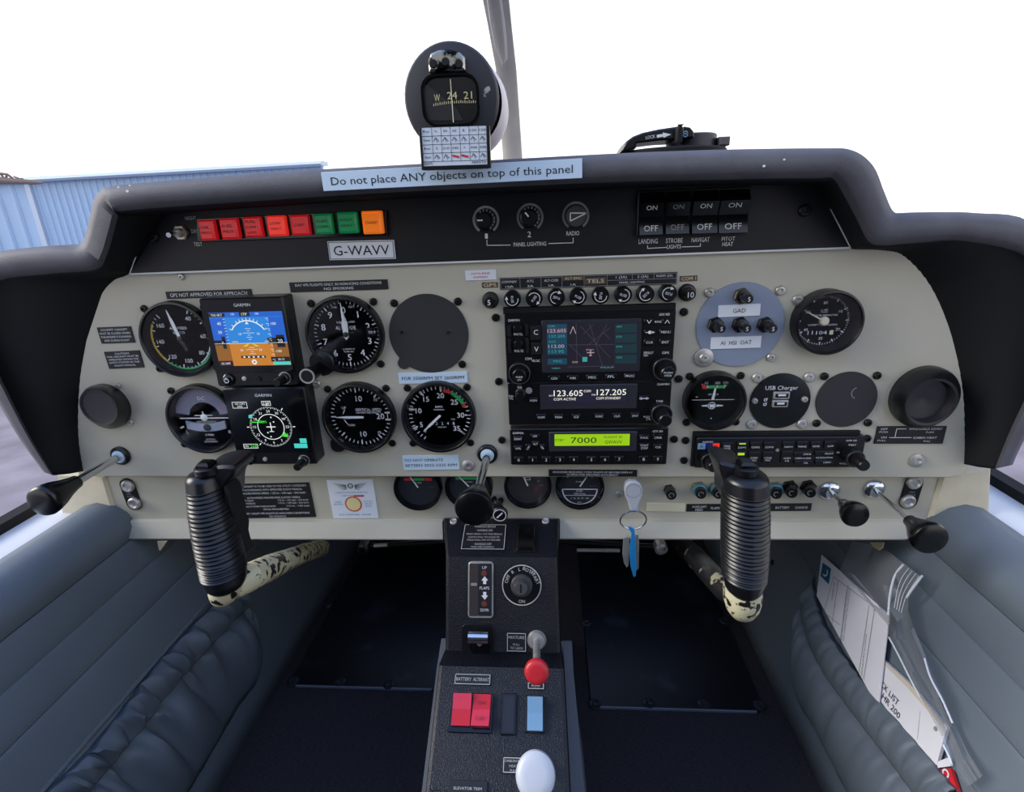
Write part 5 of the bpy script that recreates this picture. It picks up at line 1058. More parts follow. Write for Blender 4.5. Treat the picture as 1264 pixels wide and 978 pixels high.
b = B(); P_ = [PY(*q) for q in ((598, -30, .08), (603, 0, .124), (607, 30, .163), (613, 60, .198), (621.5, 84, .228), (626, 74, .214), (624.5, 50, .183), (621, 20, .149), (618, 0, .124), (612, -30, .08))]
P_ = [p_+Vector((0, -.006, 0)) for p_ in P_]; b.tube(P_, .0011, 8); b.obj('groove_rim', white_paint, t)

# ------------------------------------------------------------------ control grips
def grip(kr, rows, lab, lean, horn, tabs, tubepts, tip, btn):
    zc = PY(*kr(rows[len(rows)//2][0], rows[len(rows)//2][2]), lean[0])
    t = thing('control_grip', lab, 'control stick', Fr((0, 0, 0), (1, 0, 0), (0, 0, 1)), 'ribbed control grips')
    C_ = []; 
    v0, v1 = rows[0][2], rows[-1][2]
    for uL, uR, v in rows:
        y = lean[0]+(lean[1]-lean[0])*(v-v0)/(v1-v0); a_, c_ = PY(*kr(uL, v), y), PY(*kr(uR, v), y); C_.append(Vector(((a_.x+c_.x)/2, y, (a_.z+c_.z)/2))); C_[-1] = (C_[-1], (c_.x-a_.x)/2)
    cen = crom([c[0] for c in C_], 1); 
    # dense interpolation
    def interp(s):
        i = min(int(s), len(C_)-2); f_ = s-i; return C_[i][0].lerp(C_[i+1][0], f_), C_[i][1]*(1-f_)+C_[i+1][1]*f_
    ringsN = 24*8; b = B(); rg = []; S0, S1 = 1.0, len(C_)-2.0
    for k in range(ringsN+1):
        s_ = (len(C_)-1)*k/ringsN; c_, r_ = interp(s_); m_ = 1.0
        if S0 <= s_ <= S1:
            ph = (s_-S0)/(S1-S0)*23; m_ = 1-.055*(0.5-0.5*math.cos(2*math.pi*ph))**1.0 + .01
        rg.append([(c_.x+r_*m_*math.cos(a_)*1.0, c_.y+r_*m_*1.12*math.sin(a_), c_.z) for a_ in [2*math.pi*q/36 for q in range(36)]])
    # rounded top and bottom
    top, tr = C_[0]; pre = []
    for f_, dz in ((.55, .0048), (.80, .0036), (.93, .0018)): pre.append([(top.x+tr*f_*math.cos(a_), top.y+tr*1.12*f_*math.sin(a_), top.z+dz) for a_ in [2*math.pi*q/36 for q in range(36)]])
    bot, br = C_[-1]; post = [[(bot.x+br*f_*math.cos(a_), bot.y+br*1.12*f_*math.sin(a_), bot.z-dz) for a_ in [2*math.pi*q/36 for q in range(36)]] for f_, dz in ((.95, .004), (.8, .008))]
    b.loft(pre+rg+post); b.obj('handle', rubber, t)
    y = lean[0]
    q = [(p_.x, p_.z) for p_ in (PY(*kr(*h), y+.004) for h in horn)]; q = [tuple(v_) for v_ in crom([Vector(v_) for v_ in q+[q[0]]], 4)[:-1]]; b = B(); b.prism(q, y+.028, y-.004, .0022); b.obj('thumb_rest', rubber, t)
    if tabs: q = [(p_.x, p_.z) for p_ in (PY(*kr(*h), y-.002) for h in tabs)]; b = B(); b.prism(q, y+.012, y-.006, .0015); b.obj('finger_rest', blackm, t)
    b = B(); b.tube([PY(*kr(u, v), yy) for u, v, yy, r_ in tubepts[1]], [r_ for *_, r_ in tubepts[1]], 22); b.obj('tube', tubepts[0], t)
    b = B(); b.tube([PY(*kr(u, v), yy) for u, v, yy, r_ in tip], [r_ for *_, r_ in tip], 22); b.obj('elbow', chipped, t, label='elbow with chipped cream paint over black')
    p_ = PY(*kr(*btn), y-.002); b = B(); b.loft([[(p_.x+r_*math.cos(a_), p_.y+r_*math.sin(a_), p_.z+dz) for a_ in [2*math.pi*k/26 for k in range(26)]] for r_, dz in ((.0095, -.004), (.0095, .001), (.008, .002))]); b.obj('switch_ring', black, t)
    b = B(); b.loft([[(p_.x+sx_*r_, p_.y+sy_*r_, p_.z+dz) for sx_, sy_ in ((-1, -1), (1, -1), (1.1, 1), (-1.1, 1))] for r_, dz in ((.0052, 0), (.0056, .004), (.0040, .0062))]); b.obj('transmit_button', blackg, t)
    return t
g4 = K(200, 560, 4.89)
grip(g4, [(160, 342, 140), (166, 360, 200), (180, 405, 340), (205, 440, 490), (234, 476, 620), (252, 492, 705), (270, 494, 748)], 'left black ribbed control grip on a chipped cream tube', (-.115, -.135),
     ((235, 120), (262, 82), (350, 56), (440, 52), (463, 72), (458, 112), (432, 140), (412, 180), (400, 300), (330, 300)), ((385, 190), (412, 215), (426, 250), (436, 305), (456, 362), (450, 402), (474, 455), (470, 515), (484, 570), (504, 606), (494, 620), (460, 590), (430, 480), (390, 300)),
     (chipped, ((420, 800, -.128, .0122), (520, 750, -.115, .0128), (640, 692, -.07, .0130), (760, 640, -.01, .0115), (860, 600, .06, .012), (960, 570, .14, .012))),
     ((400, 750, -.133, .0130), (385, 805, -.134, .0130), (364, 850, -.134, .0115), (352, 880, -.134, .0085), (350, 892, -.134, .003)), (270, 88))
g8 = K(850, 560, 4.446)
grip(g8, [(190, 435, 130), (186, 438, 195), (182, 440, 330), (180, 438, 460), (182, 432, 580), (188, 424, 665), (198, 408, 705)], 'right black ribbed control grip with chipped cream end', (-.115, -.130),
     ((330, 110), (300, 60), (240, 42), (165, 26), (155, 42), (162, 85), (178, 130), (190, 180), (196, 260), (280, 260)), None,
     (chipd, ((290, 800, -.125, .0100), (200, 745, -.110, .0105), (120, 660, -.06, .0110), (30, 560, .02, .0115), (-60, 480, .12, .012))),
     ((298, 730, -.128, .0150), (298, 795, -.129, .0150), (298, 845, -.129, .0130), (300, 880, -.129, .0095), (302, 898, -.129, .003)), (312, 78))

# ------------------------------------------------------------------ centre console
def CP(px, py, y): return PY(px, py, y)
cs = [(547, 690, 641, .004), (547, 690, 656, -.012), (549, 689, 688, -.045), (549, 693, 805, -.086), (541, 697, 824, -.106), (525, 705, 978, -.190), (510, 713, 1110, -.255)]
con = thing('centre_console', 'black crackle-painted centre console sloping down from the panel', 'console', W0)
rg = []
for xl, xr, py, y in cs:
    a_, c_ = CP(xl, py, y), CP(xr, py, y); a_.z = c_.z = (a_.z+c_.z)/2
    r_ = .004; dn = Vector((0, .06, -.03))
    rg.append([a_+dn, a_+Vector((0, r_*1.2, -r_*.6)), a_+Vector((r_*.3, r_*.3, -r_*.1)), a_+Vector((r_, 0, 0)), c_+Vector((-r_, 0, 0)), c_+Vector((-r_*.3, r_*.3, -r_*.1)), c_+Vector((0, r_*1.2, -r_*.6)), c_+dn])
b = B(); b.loft(rg); b.obj('body', console_m, con, sharp=9)
b = B(); rl = []
for (xl, xr, py, y) in ((545, 706, 790, -.055), (539, 708, 830, -.085), (521.5, 722, 978, -.170), (505, 736, 1110, -.235)):
    a_, c_ = CP(xl, py, y), CP(xr, py, y); zz = (a_.z+c_.z)/2; rl.append([(a_.x, y, zz), (c_.x, y, zz), (c_.x+.006, y+.25, FLOOR-.01), (a_.x-.006, y+.25, FLOOR-.01)])
b.loft(rl); tun = b.obj('console_tunnel', graytrim, None, label='grey trimmed tunnel beneath the black centre console', cat='tunnel')
def plane_fr(i, px, py):
    _, _, p0, y0 = cs[i]; _, _, p1, y1 = cs[i+1]; a_, c_ = CP(620, p0, y0), CP(620, p1, y1); Z_ = Vector((0, a_.y-c_.y, a_.z-c_.z)).normalized()
    n_ = Z_.cross(Vector((1, 0, 0))); O = PP(px, py, a_, n_); return Fr(O, (1, 0, 0), Z_)
c7 = K(520, 630, 4.891); c8 = K(500, 800, 4.862)
def cbox(fr, kr, u0, v0, u1, v1, yb, yf, ch, r, nm, m, par, **k): b = B(); e_ = pbox(b, fr, kr, u0, v0, u1, v1, yb, yf, ch, r); return b.obj(nm, m, par, **k), e_
def cplac(i, kr, u0, v0, u1, v1, lines, label, bd=True):
    fr = plane_fr(i, *kr((u0+u1)/2, (v0+v1)/2)); t = thing('placard', label, 'placard', fr, 'silver-edged placards on the console'); o_, (x0, x1, z0, z1) = cbox(fr, kr, u0, v0, u1, v1, 0, -.0012, .0003, .0006, 'plate', placb, t)
    b = B(); wd, hg = x1-x0, z1-z0
    if bd: b.frame(x0+.0005, x1-.0005, z0+.0005, z1-.0005, .0006, -.0015)
    for L_ in lines: b.text(L_[0], (x0+x1)/2+(L_[4] if len(L_) > 4 else 0)*wd, z1-L_[1]*hg, L_[2]*hg, -.0015, L_[3]*wd)
    b.obj('lettering', mat('silver_print', (190, 190, 182), .5) if 'silver_print' not in MATS else MATS['silver_print'], t)
    return t
cplac(1, c7, 262, 85, 503, 240, [('PARKING BRAKE', .10, .07, .5), ('HANDLE ON', .25, .08, .36), ('PRESS FIRMLY ON THE PEDALS', .40, .06, .82), ('LIGHTLY PULL TO CLOSE OR', .52, .06, .72), ('HOLD FULL ON TO SECURE', .63, .06, .76), ('HANDLE OFF', .79, .08, .38), ('PUSH THE CONTROL', .90, .06, .52)], 'silver-edged black placard at the top of the console, half under the throttle knob')
fr = plane_fr(1, *c7(633, 165)); t = thing('blank_switch', 'black blanked switch at the top right of the console', 'switch', fr)
cbox(fr, c7, 572, 80, 694, 248, 0, -.002, .0006, .001, 'frame', black, t); cbox(fr, c7, 582, 88, 684, 236, 0, -.0042, .0012, .001, 'cover', blackg, t)
for u, v in ((195, 70), (750, 68)): fr = plane_fr(0, *c7(u, v)); b = B(); b.lathe([(.004, 0), (.004, -.0015), (.003, -.002), (.001, -.001)], 0, 0, 16); b.obj('screw', steel, None, fr, label='small steel screw at the %s top corner of the console' % ('left' if u < 400 else 'right'), cat='screw')
# flap indicator
fr = plane_fr(2, *c7(357, 480)); t = thing('flap_indicator', 'silver-framed flap indicator reading UP FLAPS DOWN', 'indicator', fr)
cbox(fr, c7, 283, 310, 434, 655, 0, -.003, .0008, .0035, 'frame', steel, t)
cbox(fr, c7, 344, 322, 424, 640, -.003, -.0036, 0, .001, 'placard', placb, t); cbox(fr, c7, 292, 322, 342, 640, -.003, -.0036, 0, .001, 'window', mat('window_brown_grey', (66, 60, 58), .25), t)
cbox(fr, c7, 300, 440, 336, 458, -.0036, -.0044, .0002, 0, 'pointer', steel, t)
b = B()
for tx, v, w_ in (('UP', 347, 28), ('FLAPS', 470, 58), ('DOWN', 603, 50)): pt_(b, fr, c7, tx, 382, v, 17, -.0039, w_)
for v, s_ in ((425, 1), (515, -1)):
    p_ = fr.p(*c7(383, v), -.0039); b.poly([(p_[0], p_[1]+s_*.0042), (p_[0]-.0034, p_[1]), (p_[0]+.0034, p_[1])], -.0039); b.rect(p_[0]-.0016, p_[0]+.0016, min(p_[1], p_[1]-s_*.0034), max(p_[1], p_[1]-s_*.0034), -.0039)
b.obj('lettering', white, t)
for v in (383, 567): p_ = fr.p(*c7(381, v), -.0039); b = B(); b.lathe([(.0030, -.0036), (.0024, -.0046)], p_[0], p_[1], 16); b.obj('lamp', mat('dark_red_lamp', (110, 60, 52), .3) if 'dark_red_lamp' not in MATS else MATS['dark_red_lamp'], t)
# ignition lock
fr = plane_fr(2, *c7(607, 450)); t = thing('ignition_switch', 'round magneto key lock with lettering ring on the console', 'switch', fr)
R = abs(fr.p(*c7(727, 450))[0]); b = B(); b.lathe([(R, 0), (R, -.001), (R*.95, -.0018)], 0, 0, 48); b.obj('dial_plate', black, t)
b = B(); b.ring(0, 0, R*.94, R*.99, -.0020, n=48)
for tx, a_ in (('OFF', -68), ('R', -35), ('L', -8), ('BOTH', 27), ('START', 62)):
    c_, s_ = ang(a_); b.text(tx, c_*R*.78, s_*R*.78, .0034, -.0020, rot=-math.radians(a_))
b.text('ON', 0, -R*.78, .0030, -.0020); b.obj('lettering', MATS['silver_print'], t)
b = B(); b.lathe([(R*.54, -.001), (R*.54, -.006), (R*.46, -.008), (R*.40, -.008), (R*.38, -.016), (R*.30, -.018), (.0005, -.018)], 0, 0, 36); b.obj('lock_barrel', mat('barrel_grey', (96, 96, 96), .4, .6), t)
b = B(); b.box(-.0008, .0008, -.004, .004, -.0178, -.0184, 0); b.obj('keyhole', blackm, t)
# flap lever in a recess
fr = plane_fr(2, *c7(345, 800)); t = thing('flap_lever', 'small chrome flap lever in a dark recess of the console', 'lever', fr)
cbox(fr, c7, 245, 690, 440, 945, 0, -.0010, .0004, .004, 'recess_plate', black, t)
b = B(); p_ = fr.p(*c7(355, 812)); b.lathe([(.0105, -.001), (.0100, -.003), (.004, -.0035)], p_[0], p_[1], 30); b.obj('rosette', blackg, t)
e0, e1 = fr.p(*c7(285, 768), -.014), fr.p(*c7(404, 768), -.014); b = B(); b.loft([[(x, -.014+.0048*math.cos(a_), e0[1]+.0056*math.sin(a_)) for a_ in [2*math.pi*k/20 for k in range(20)]] for x in (e0[0], e1[0])]); b.obj('paddle', chrome, t)
b = B(); b.tube([(p_[0], 0, p_[1]), (p_[0], -.012, e0[1])], .0028, 12); b.obj('stem', steel, t)
cplac(2, c7, 515, 738, 635, 857, [('MIXTURE', .25, .15, .8), ('PULL', .62, .10, .34), ('TO LEAN', .80, .13, .62)], 'small silver-edged placard reading MIXTURE')
def plunger(name, label, i, kr, base, kpx, yk, Rk, sq, m, shm):
    fr = plane_fr(i, *kr(*base)); t = thing(name, label, 'control', W0)
    P0 = fr.O; K0 = PY(*kpx, yk); D_ = (K0-P0).normalized()
    b = B(); b.tube([P0, P0-fr.Y*.004], [.0095, .0075], 24); b.obj('nut', steel, t)
    b = B(); b.tube([P0-fr.Y*.003, K0-D_*Rk*.6], .0034, 16); b.obj('rod', shm, t)
    ref = (CAM-K0).normalized(); A_ = D_; X_ = Vector((1, 0, 0)); Z_ = A_.cross(X_).normalized()
    b = B(); b.loft([[K0+A_*(Rk*a1)+(X_*math.cos(q)+Z_*math.sin(q)*sq)*Rk*r_ for q in [2*math.pi*k/36 for k in range(36)]] for a1, r_ in ((-1.0, .3), (-.9, .45), (-.6, .78), (-.25, .96), (.1, 1.0), (.3, .95), (.42, .80), (.46, .5), (.47, .05))]); b.obj('knob', m, t)
plunger('mixture_control', 'round red mixture knob on a thin plunger', 2, c7, (697, 785), (662.5, 829), -.148, .0105, 1.0, redm, steel)
cplac(4, c8, 300, 152, 512, 226, [('BATTERY', .5, .30, .42, -.24), ('ALTERNAT', .5, .30, .44, .24)], 'silver-edged placard reading BATTERY ALTERNAT')
fr = plane_fr(4, *c8(400, 395)); t = thing('master_switch_frame', 'black double frame around the two red rocker switches', 'switch frame', fr)
o_, (x0, x1, z0, z1) = cbox(fr, c8, 278, 268, 518, 515, 0, -.0015, .0005, .001, 'frame', blackg, t)
def crocker(fr, kr, u0, v0, u1, v1, label, mt, mb, txt, cat='switch', grp=None, flip=False):
    t = thing('rocker_switch', label, cat, fr, grp); x0, z1 = fr.p(*kr(u0, v0), -.004); x1, z0 = fr.p(*kr(u1, v1), -.004); H = z1-z0; zm = z0+H*.52; hi, lo = (-.0095, -.005) if not flip else (-.005, -.0095)
    b = B(); b.loft([[(x, hi, z1), (x, -.0055, zm), (x, 0, zm), (x, 0, z1)] for x in (x0, x1)]); b.obj('upper_face', mt, t)
    b = B(); b.loft([[(x, -.0055, zm), (x, lo, z0), (x, 0, z0), (x, 0, zm)] for x in (x0, x1)]); b.obj('lower_face', mb, t)
    if txt:
        b = B(); b.text(txt[0], (x0+x1)/2, (z1+zm)/2-.001, .0028, min(hi, -.0055)-.0002, (x1-x0)*.42); b.text(txt[1], (x0+x1)/2, (z0+zm)/2-.001, .0028, min(lo, -.0055)-.0002, (x1-x0)*.5); b.obj('lettering', mat('dark_red_print', (120, 20, 30), .6) if 'dark_red_print' not in MATS else MATS['dark_red_print'], t)
redr = mat('red_rocker', (205, 26, 40), 0.35)
crocker(plane_fr(4, *c8(340, 375)), c8, 295, 280, 388, 470, 'worn red rocker switch on the console, left of the pair', pinkm, redr, None, grp='red master rockers')
crocker(plane_fr(4, *c8(460, 385)), c8, 413, 278, 504, 478, 'red rocker switch marked ON and OFF, right of the pair', redr, pinkm, ('ON', 'OFF'), grp='red master rockers', flip=True)
fr = plane_fr(4, *c8(622, 398)); t = thing('blank_slot', 'empty black switch slot in the middle of the console', 'switch', fr)
cbox(fr, c8, 580, 270, 664, 524, 0, -.0018, .0006, .001, 'frame', black, t); cbox(fr, c8, 594, 288, 650, 510, -.0018, -.0024, 0, .0005, 'insert', mat('insert_blue_black', (26, 30, 42), .5), t)
fr = plane_fr(4, *c8(782, 398)); cbox(fr, c8, 722, 286, 840, 512, 0, -.0018, .0006, .001, 'switch_surround', black, None)
bpy.context.view_layer.update()
o_ = col.objects['switch_surround']; o_.matrix_world = fr.mat(); props(o_, 'black surround of the pale blue rocker switch', 'switch frame')
crocker(fr, c8, 736, 300, 826, 500, 'pale blue rocker switch at the right of the console', lblue, lblue, None)
cplac(4, c8, 735, 205, 836, 252, [('PUMP', .5, .3, .5)], 'small silver-edged placard half hidden under the red knob')
cplac(4, c8, 588, 652, 716, 758, [('CARBURATOR', .25, .15, .84), ('HEAT', .55, .15, .4), ('PULL', .82, .13, .3)], 'silver-edged placard reading CARBURATOR HEAT beside the white knob')
cplac(4, c8, 265, 790, 490, 900, [('ELEVATOR TRIM', .5, .18, .72)], 'placard reading ELEVATOR TRIM at the bottom of the console', False)
plunger('carburettor_heat_control', 'large white oval knob at the bottom of the console', 4, c8, (775, 690), (661, 957), -.225, .0142, 1.1, whitek, steel)

# ------------------------------------------------------------------ floor plates
def plate(lab, x0, x1, y0, y1, screws, grp='scuff plates in the footwells'):
    t = thing('scuff_plate', lab, 'plate', Fr((0, 0, FLOOR), (1, 0, 0), (0, 0, 1)), grp)
    pts = rrect(x0, x1, y0, y1, .012, 4); b = B()
    n_ = len(pts); b.loft([[(x, y, .0) for x, y in pts], [(x, y, .0020) for x, y in pts], [(x*1+(.0008 if x < (x0+x1)/2 else -.0008), y+(.0008 if y < (y0+y1)/2 else -.0008), .0030) for x, y in pts]]); b.obj('sheet', scuff, t)
    b = B(); b.loft([[(x, y0+dy, z) for dy, z in ((-.0012, .0005), (-.0012, .0034), (.0010, .0036), (.0010, .0005))] for x in (x0+.012, x1-.012)]); b.obj('edge_highlight', mat('edge_highlight_alloy', (150, 158, 172), .35, .5) if 'edge_highlight_alloy' not in MATS else MATS['edge_highlight_alloy'], t, label='thin pale metal strip added as the highlight along the front edge')  # pale strip stands in for the highlight along the plate's front edge
    for px, py in screws:
        p_ = PZ(px, py, FLOOR+.003); b = B(); b.loft([[(p_.x+r_*math.cos(a_), p_.y+r_*math.sin(a_), z) for a_ in [2*math.pi*k/20 for k in range(20)]] for r_, z in ((.0085, .003), (.0078, .0042), (.005, .0048), (.0035, .0040), (.0004, .0040))]); b.obj('screw', mat('scuffed_screw', (70, 72, 78), .3, .7) if 'scuffed_screw' not in MATS else MATS['scuffed_screw'], t)
plate('shiny black scuff plate screwed to the left footwell floor', -.392, -.165, .083, .50, ((361.8, 841), (419.8, 842), (480, 845.5), (403.7, 747)))
plate('shiny black scuff plate screwed to the right footwell floor', .050, .284, .062, .50, ((734.6, 869.6), (801, 868.6), (868.7, 869.6), (938, 871), (724, 769), (894.5, 766.7)))

# rods and brackets under the panel
for lab, pts, r_, eye in (('dark control rod with ball end under the panel, left of the console', ((452, 674, .05), (480, 673, .06), (560, 668, .06)), .0035, (450, 675)), ('dark control rod with ring end under the panel, right of the console', ((815, 675, .05), (780, 674, .06), (690, 668, .06)), .0035, (815, 675))):
    t = thing('control_rod', lab, 'rod', W0, 'control rods under the panel'); b = B(); b.tube([PY(*p_) for p_ in pts], r_, 12); b.obj('rod', black, t)
    b = B(); p_ = PY(*eye, .048); b.lathe([(.0075, .006), (.0075, -.006), (.0045, -.008), (.0035, -.004)], 0, 0, 20); o_ = b.obj('rod_end', steel if eye[0] > 600 else black, t); o_.location = p_
for lab, a_, c_ in (('thin pale metal rail under the panel, right of the console', (712, 679.5), (765, 680)), ('short steel turnbuckle under the panel, left of the console', (462, 674), (478, 673))):
    b = B(); b.tube([PY(*a_, .045), PY(*c_, .045)], .0022, 10); b.obj('rail', steel, None, label=lab, cat='rail')

# ------------------------------------------------------------------ side pockets
d_ = Vector((.360-.402, 0, -.65+.470)).normalized()
def wallfr(side):
    Zv = Vector((-side*d_.x, 0, -d_.z)); O = Vector((XC+side*.402, 0, -.470))
    return Fr(O, (0, -side, 0), Zv)
WR, WL = wallfr(1), wallfr(-1)
def pocket(fr, colsT, lab, baseout, side, amp=1.0):
    T, S, Bt = [[Vector((*fr.p(*c[i], -.006), 0)) for c in colsT] for i in range(3)]
    T, S, Bt = crom(T, 14), crom(S, 14), crom(Bt, 14); n_ = len(T); rnd = random.Random(3 if side > 0 else 5); ph = []; a_ = 0
    for i in range(n_): a_ += .62+.45*rnd.random()+.25*math.sin(i*.37); ph.append(a_)
    rows = []
    for j, (base, f_, bul, ra, fa) in enumerate(((0, 0, .002, .001, 0), (0, .0, .010, .0025, 0), (0, .12, .0150, .0035, 0), (0, .3, .0185, .0048, 0), (0, .5, .0195, .0052, 0), (0, .7, .0180, .0046, 0), (0, .88, .0135, .0030, 0), (1, .0, .0105, .0008, .0), (1, .04, .0145, .0022, .002), (1, .10, .0185, .0024, .004), (1, .18, .0215, .0016, .0055), (1, .3, .0235, .0008, .006), (1, .45, .0235, .0, .005), (1, .6, .021, 0, .0042), (1, .75, .017, 0, .0030), (1, .88, .011, 0, .0015), (1, 1, .001, 0, 0))):
        row = []
        for i in range(n_):
            A_, C2 = (T[i], S[i]) if base == 0 else (S[i], Bt[i]); q = A_.lerp(C2, f_)
            fold = math.sin(ph[i]*.36+f_*1.6+1.7*math.sin(i*.11))
            h = bul + amp*(ra*.75*math.sin(ph[i]+.9*f_) + ra*.45*math.sin(ph[i]*1.7+1) + fa*1.1*(abs(fold)**.7*(1 if fold > 0 else -1)))
            end = min(1, i/6+ (0.05)); h = .001+(h-.001)*end*.72
            jig = .002*math.sin(ph[i]*.9+j)*(1 if base == 0 and 0 < j < 7 else .5)
            row.append((q.x+jig*.6, -h-.003, q.y+jig*.4))
        rows.append(row)
    if side > 0: rows = rows[::-1]
    t = thing('side_pocket', lab, 'pocket', fr, 'map pockets on the side walls')
    b = B(); b.grid(rows); b.obj('gathered_front', fabric2, t, thick=.0016)
    # stitched seam
    b = B(); sr = rows[7] if side < 0 else rows[len(rows)-8]; b.tube([(x, y-.0006, z) for x, y, z in sr[::1]], .0006, 6); b.obj('stitched_seam', mat('seam_dark', (40, 48, 60), .8) if 'seam_dark' not in MATS else MATS['seam_dark'], t)
    b = B(); b.prism([fr.p(*q, -.004) for q in baseout], .004, -.004, .002); b.obj('backing_panel', fabric, t)
    return t
pocket(WL, [((296, 728), (306, 748), (322, 800)), ((271, 741), (289, 763), (318, 840)), ((234, 777), (252, 803), (296, 872)), ((190, 825), (213, 845), (268, 920)), ((157, 869), (176, 893), (240, 968)), ((110, 927), (135, 942), (205, 1025)), ((62, 975), (98, 985), (165, 1090)), ((0, 1045), (40, 1050), (110, 1180))], 'gathered blue-grey map pocket on the left side wall', ((296, 726), (330, 733), (366, 757), (369, 770), (363, 782), (330, 832), (240, 978), (150, 1120), (-20, 1180), (-40, 1100), (60, 975), (200, 815)), -1, 1.9)
pocket(WR, [((1003, 712), (992, 744), (986, 800)), ((1010, 744), (996, 768), (984, 848)), ((1019, 771), (1003, 795), (985, 868)), ((1038, 802), (1022, 832), (1003, 898)), ((1062, 834), (1048, 868), (1022, 935)), ((1087, 865), (1080, 910), (1045, 980)), ((1121, 903), (1107, 944), (1075, 1035)), ((1156, 944), (1132, 978), (1100, 1085)), ((1182, 975), (1165, 1025), (1130, 1140))], 'gathered blue-grey map pocket on the right side wall holding papers', ((1003, 711), (960, 751), (943, 768), (942, 780), (947, 793), (976, 843), (1010, 897), (1060, 978), (1130, 1090), (1200, 1060), (1160, 960), (1100, 850), (1040, 770)), 1, .35)
# black carpet edge fastener on right wall
p_ = WR.p(954, 694.5, -.003); b = B(); b.lathe([(.0045, 0), (.0045, -.003), (.003, -.004)], 0, 0, 18); b.obj('snap_fastener', blackm, None, WR.move(p_[0], -.001, p_[1]), label='small black fastener on the right wall beside the grip', cat='fastener')

# ------------------------------------------------------------------ papers
p4 = K(900, 640, 2.893)
def sheet(fr, kr, pts, off, name, lab, cat, m, th=.001, grp=None):
    c_ = fr.p(*kr(*[sum(q[i] for q in pts)/len(pts) for i in (0, 1)]), -off); f2 = fr.move(c_[0], -off, c_[1]); t = thing(name, lab, cat, f2, grp)
    b = B(); b.prism([f2.p(*kr(*q)) for q in pts], th, 0); b.obj('sheet', m, t); return t, f2
t, f2 = sheet(WR, p4, ((330, 130), (572, 345), (535, 660), (500, 620), (312, 276)), .0115, 'paper_form', 'white printed form with blue square mark sticking out of the right pocket', 'paper', paperw)
def quad(f2, kr, P4_, y):
    return [f2.p(*kr(*q), y) for q in P4_]
b = B(); b.poly(quad(f2, p4, ((334, 158), (364, 180), (356, 236), (326, 206)), -.0003), -.0003); s_ = b.obj('blue_mark', mat('blue_square_print', (28, 96, 130), .5), t)
b = B(); q_ = f2.p(*p4(343, 192), -.0005); b.ring(q_[0], q_[1], .0036, .0056, -.0005, 20, 200, 16); b.obj('white_curl', paperw, t)
b = B()
for a_, c_ in (((372, 210), (340, 330)), ((390, 220), (362, 415)), ((420, 252), (395, 450)), ((372, 208), (520, 318)), ((500, 310), (462, 560)), ((520, 322), (480, 575)), ((350, 345), (395, 380)), ((520, 322), (516, 330))):
    p_, q_ = f2.p(*p4(*a_), -.0003), f2.p(*p4(*c_), -.0003); b.seg(*p_, *q_, .0005, -.0003)
ax, cx2 = f2.p(*p4(395, 450)), f2.p(*p4(420, 252)); an_ = math.atan2(cx2[1]-ax[1], cx2[0]-ax[0])
for (u, v), tx, w_ in (((372, 260), 'PASSENGER NAME', .022), ((412, 350), 'I CONFIRM THAT I HAVE READ THE CONDITIONS', .072), ((420, 345), 'AND UNDERSTAND THE FLIGHT RULES', .060), ((482, 490), 'SIGNATURE OF PILOT IN COMMAND', .045), ((378, 310), 'No.', .006)):
    p_ = f2.p(*p4(u, v)); b.text(tx, p_[0], p_[1], .0020, -.0003, w_, rot=an_)
b.obj('print', ink, t, kind='stuff')
t, f2 = sheet(WR, p4, ((553, 507), (640, 585), (778, 745), (740, 882), (530, 645)), .0085, 'checklist_booklet', 'white checklist booklet below the form in the right pocket', 'booklet', paperw, .003)
b = B(); b.poly(quad(f2, p4, ((553, 507), (640, 585), (778, 745), (765, 752), (632, 600), (556, 525)), -.0004), -.0004); b.obj('page_edge', mat('page_edge_cream', (206, 196, 180), .7), t)
b = B(); a_, c_ = f2.p(*p4(545, 588)), f2.p(*p4(606, 662)); rot_ = math.atan2(c_[1]-a_[1], c_[0]-a_[0]); ln = math.hypot(c_[0]-a_[0], c_[1]-a_[1]); b.text('CK LIST', (a_[0]+c_[0])/2, (a_[1]+c_[1])/2, .0062, -.0006, ln, rot=rot_)
a_, c_ = f2.p(*p4(548, 636)), f2.p(*p4(612, 706)); b.text('HR 200', (a_[0]+c_[0])/2, (a_[1]+c_[1])/2, .0062, -.0006, math.hypot(c_[0]-a_[0], c_[1]-a_[1]), rot=rot_); b.obj('lettering', ink, t)
b = B(); p_ = [f2.p(*p4(*q), -.0004) for q in ((682, 690), (672, 790))]; b.seg(*p_[0], *p_[1], .0003, -.0004); p_ = f2.p(*p4(738, 752)); b.ring(p_[0], p_[1], .0, .0022, -.0004, n=10); b.obj('faint_marks', dim, t)
t, f2 = sheet(WR, p4, ((742, 898), (790, 893), (800, 925), (818, 978), (770, 950)), .0075, 'red_tag', 'red tag with white ring tucked at the bottom of the right pocket', 'tag', redm, .003)
b = B(); b.poly(quad(f2, p4, ((742, 870), (786, 853), (800, 884), (745, 892)), -.0004), -.0004); b.obj('white_band', paperw, t)
b = B(); p_ = f2.p(*p4(775, 912)); b.ring(p_[0], p_[1], .0022, .0036, -.0005, n=20); b.obj('white_ring', paperw, t)
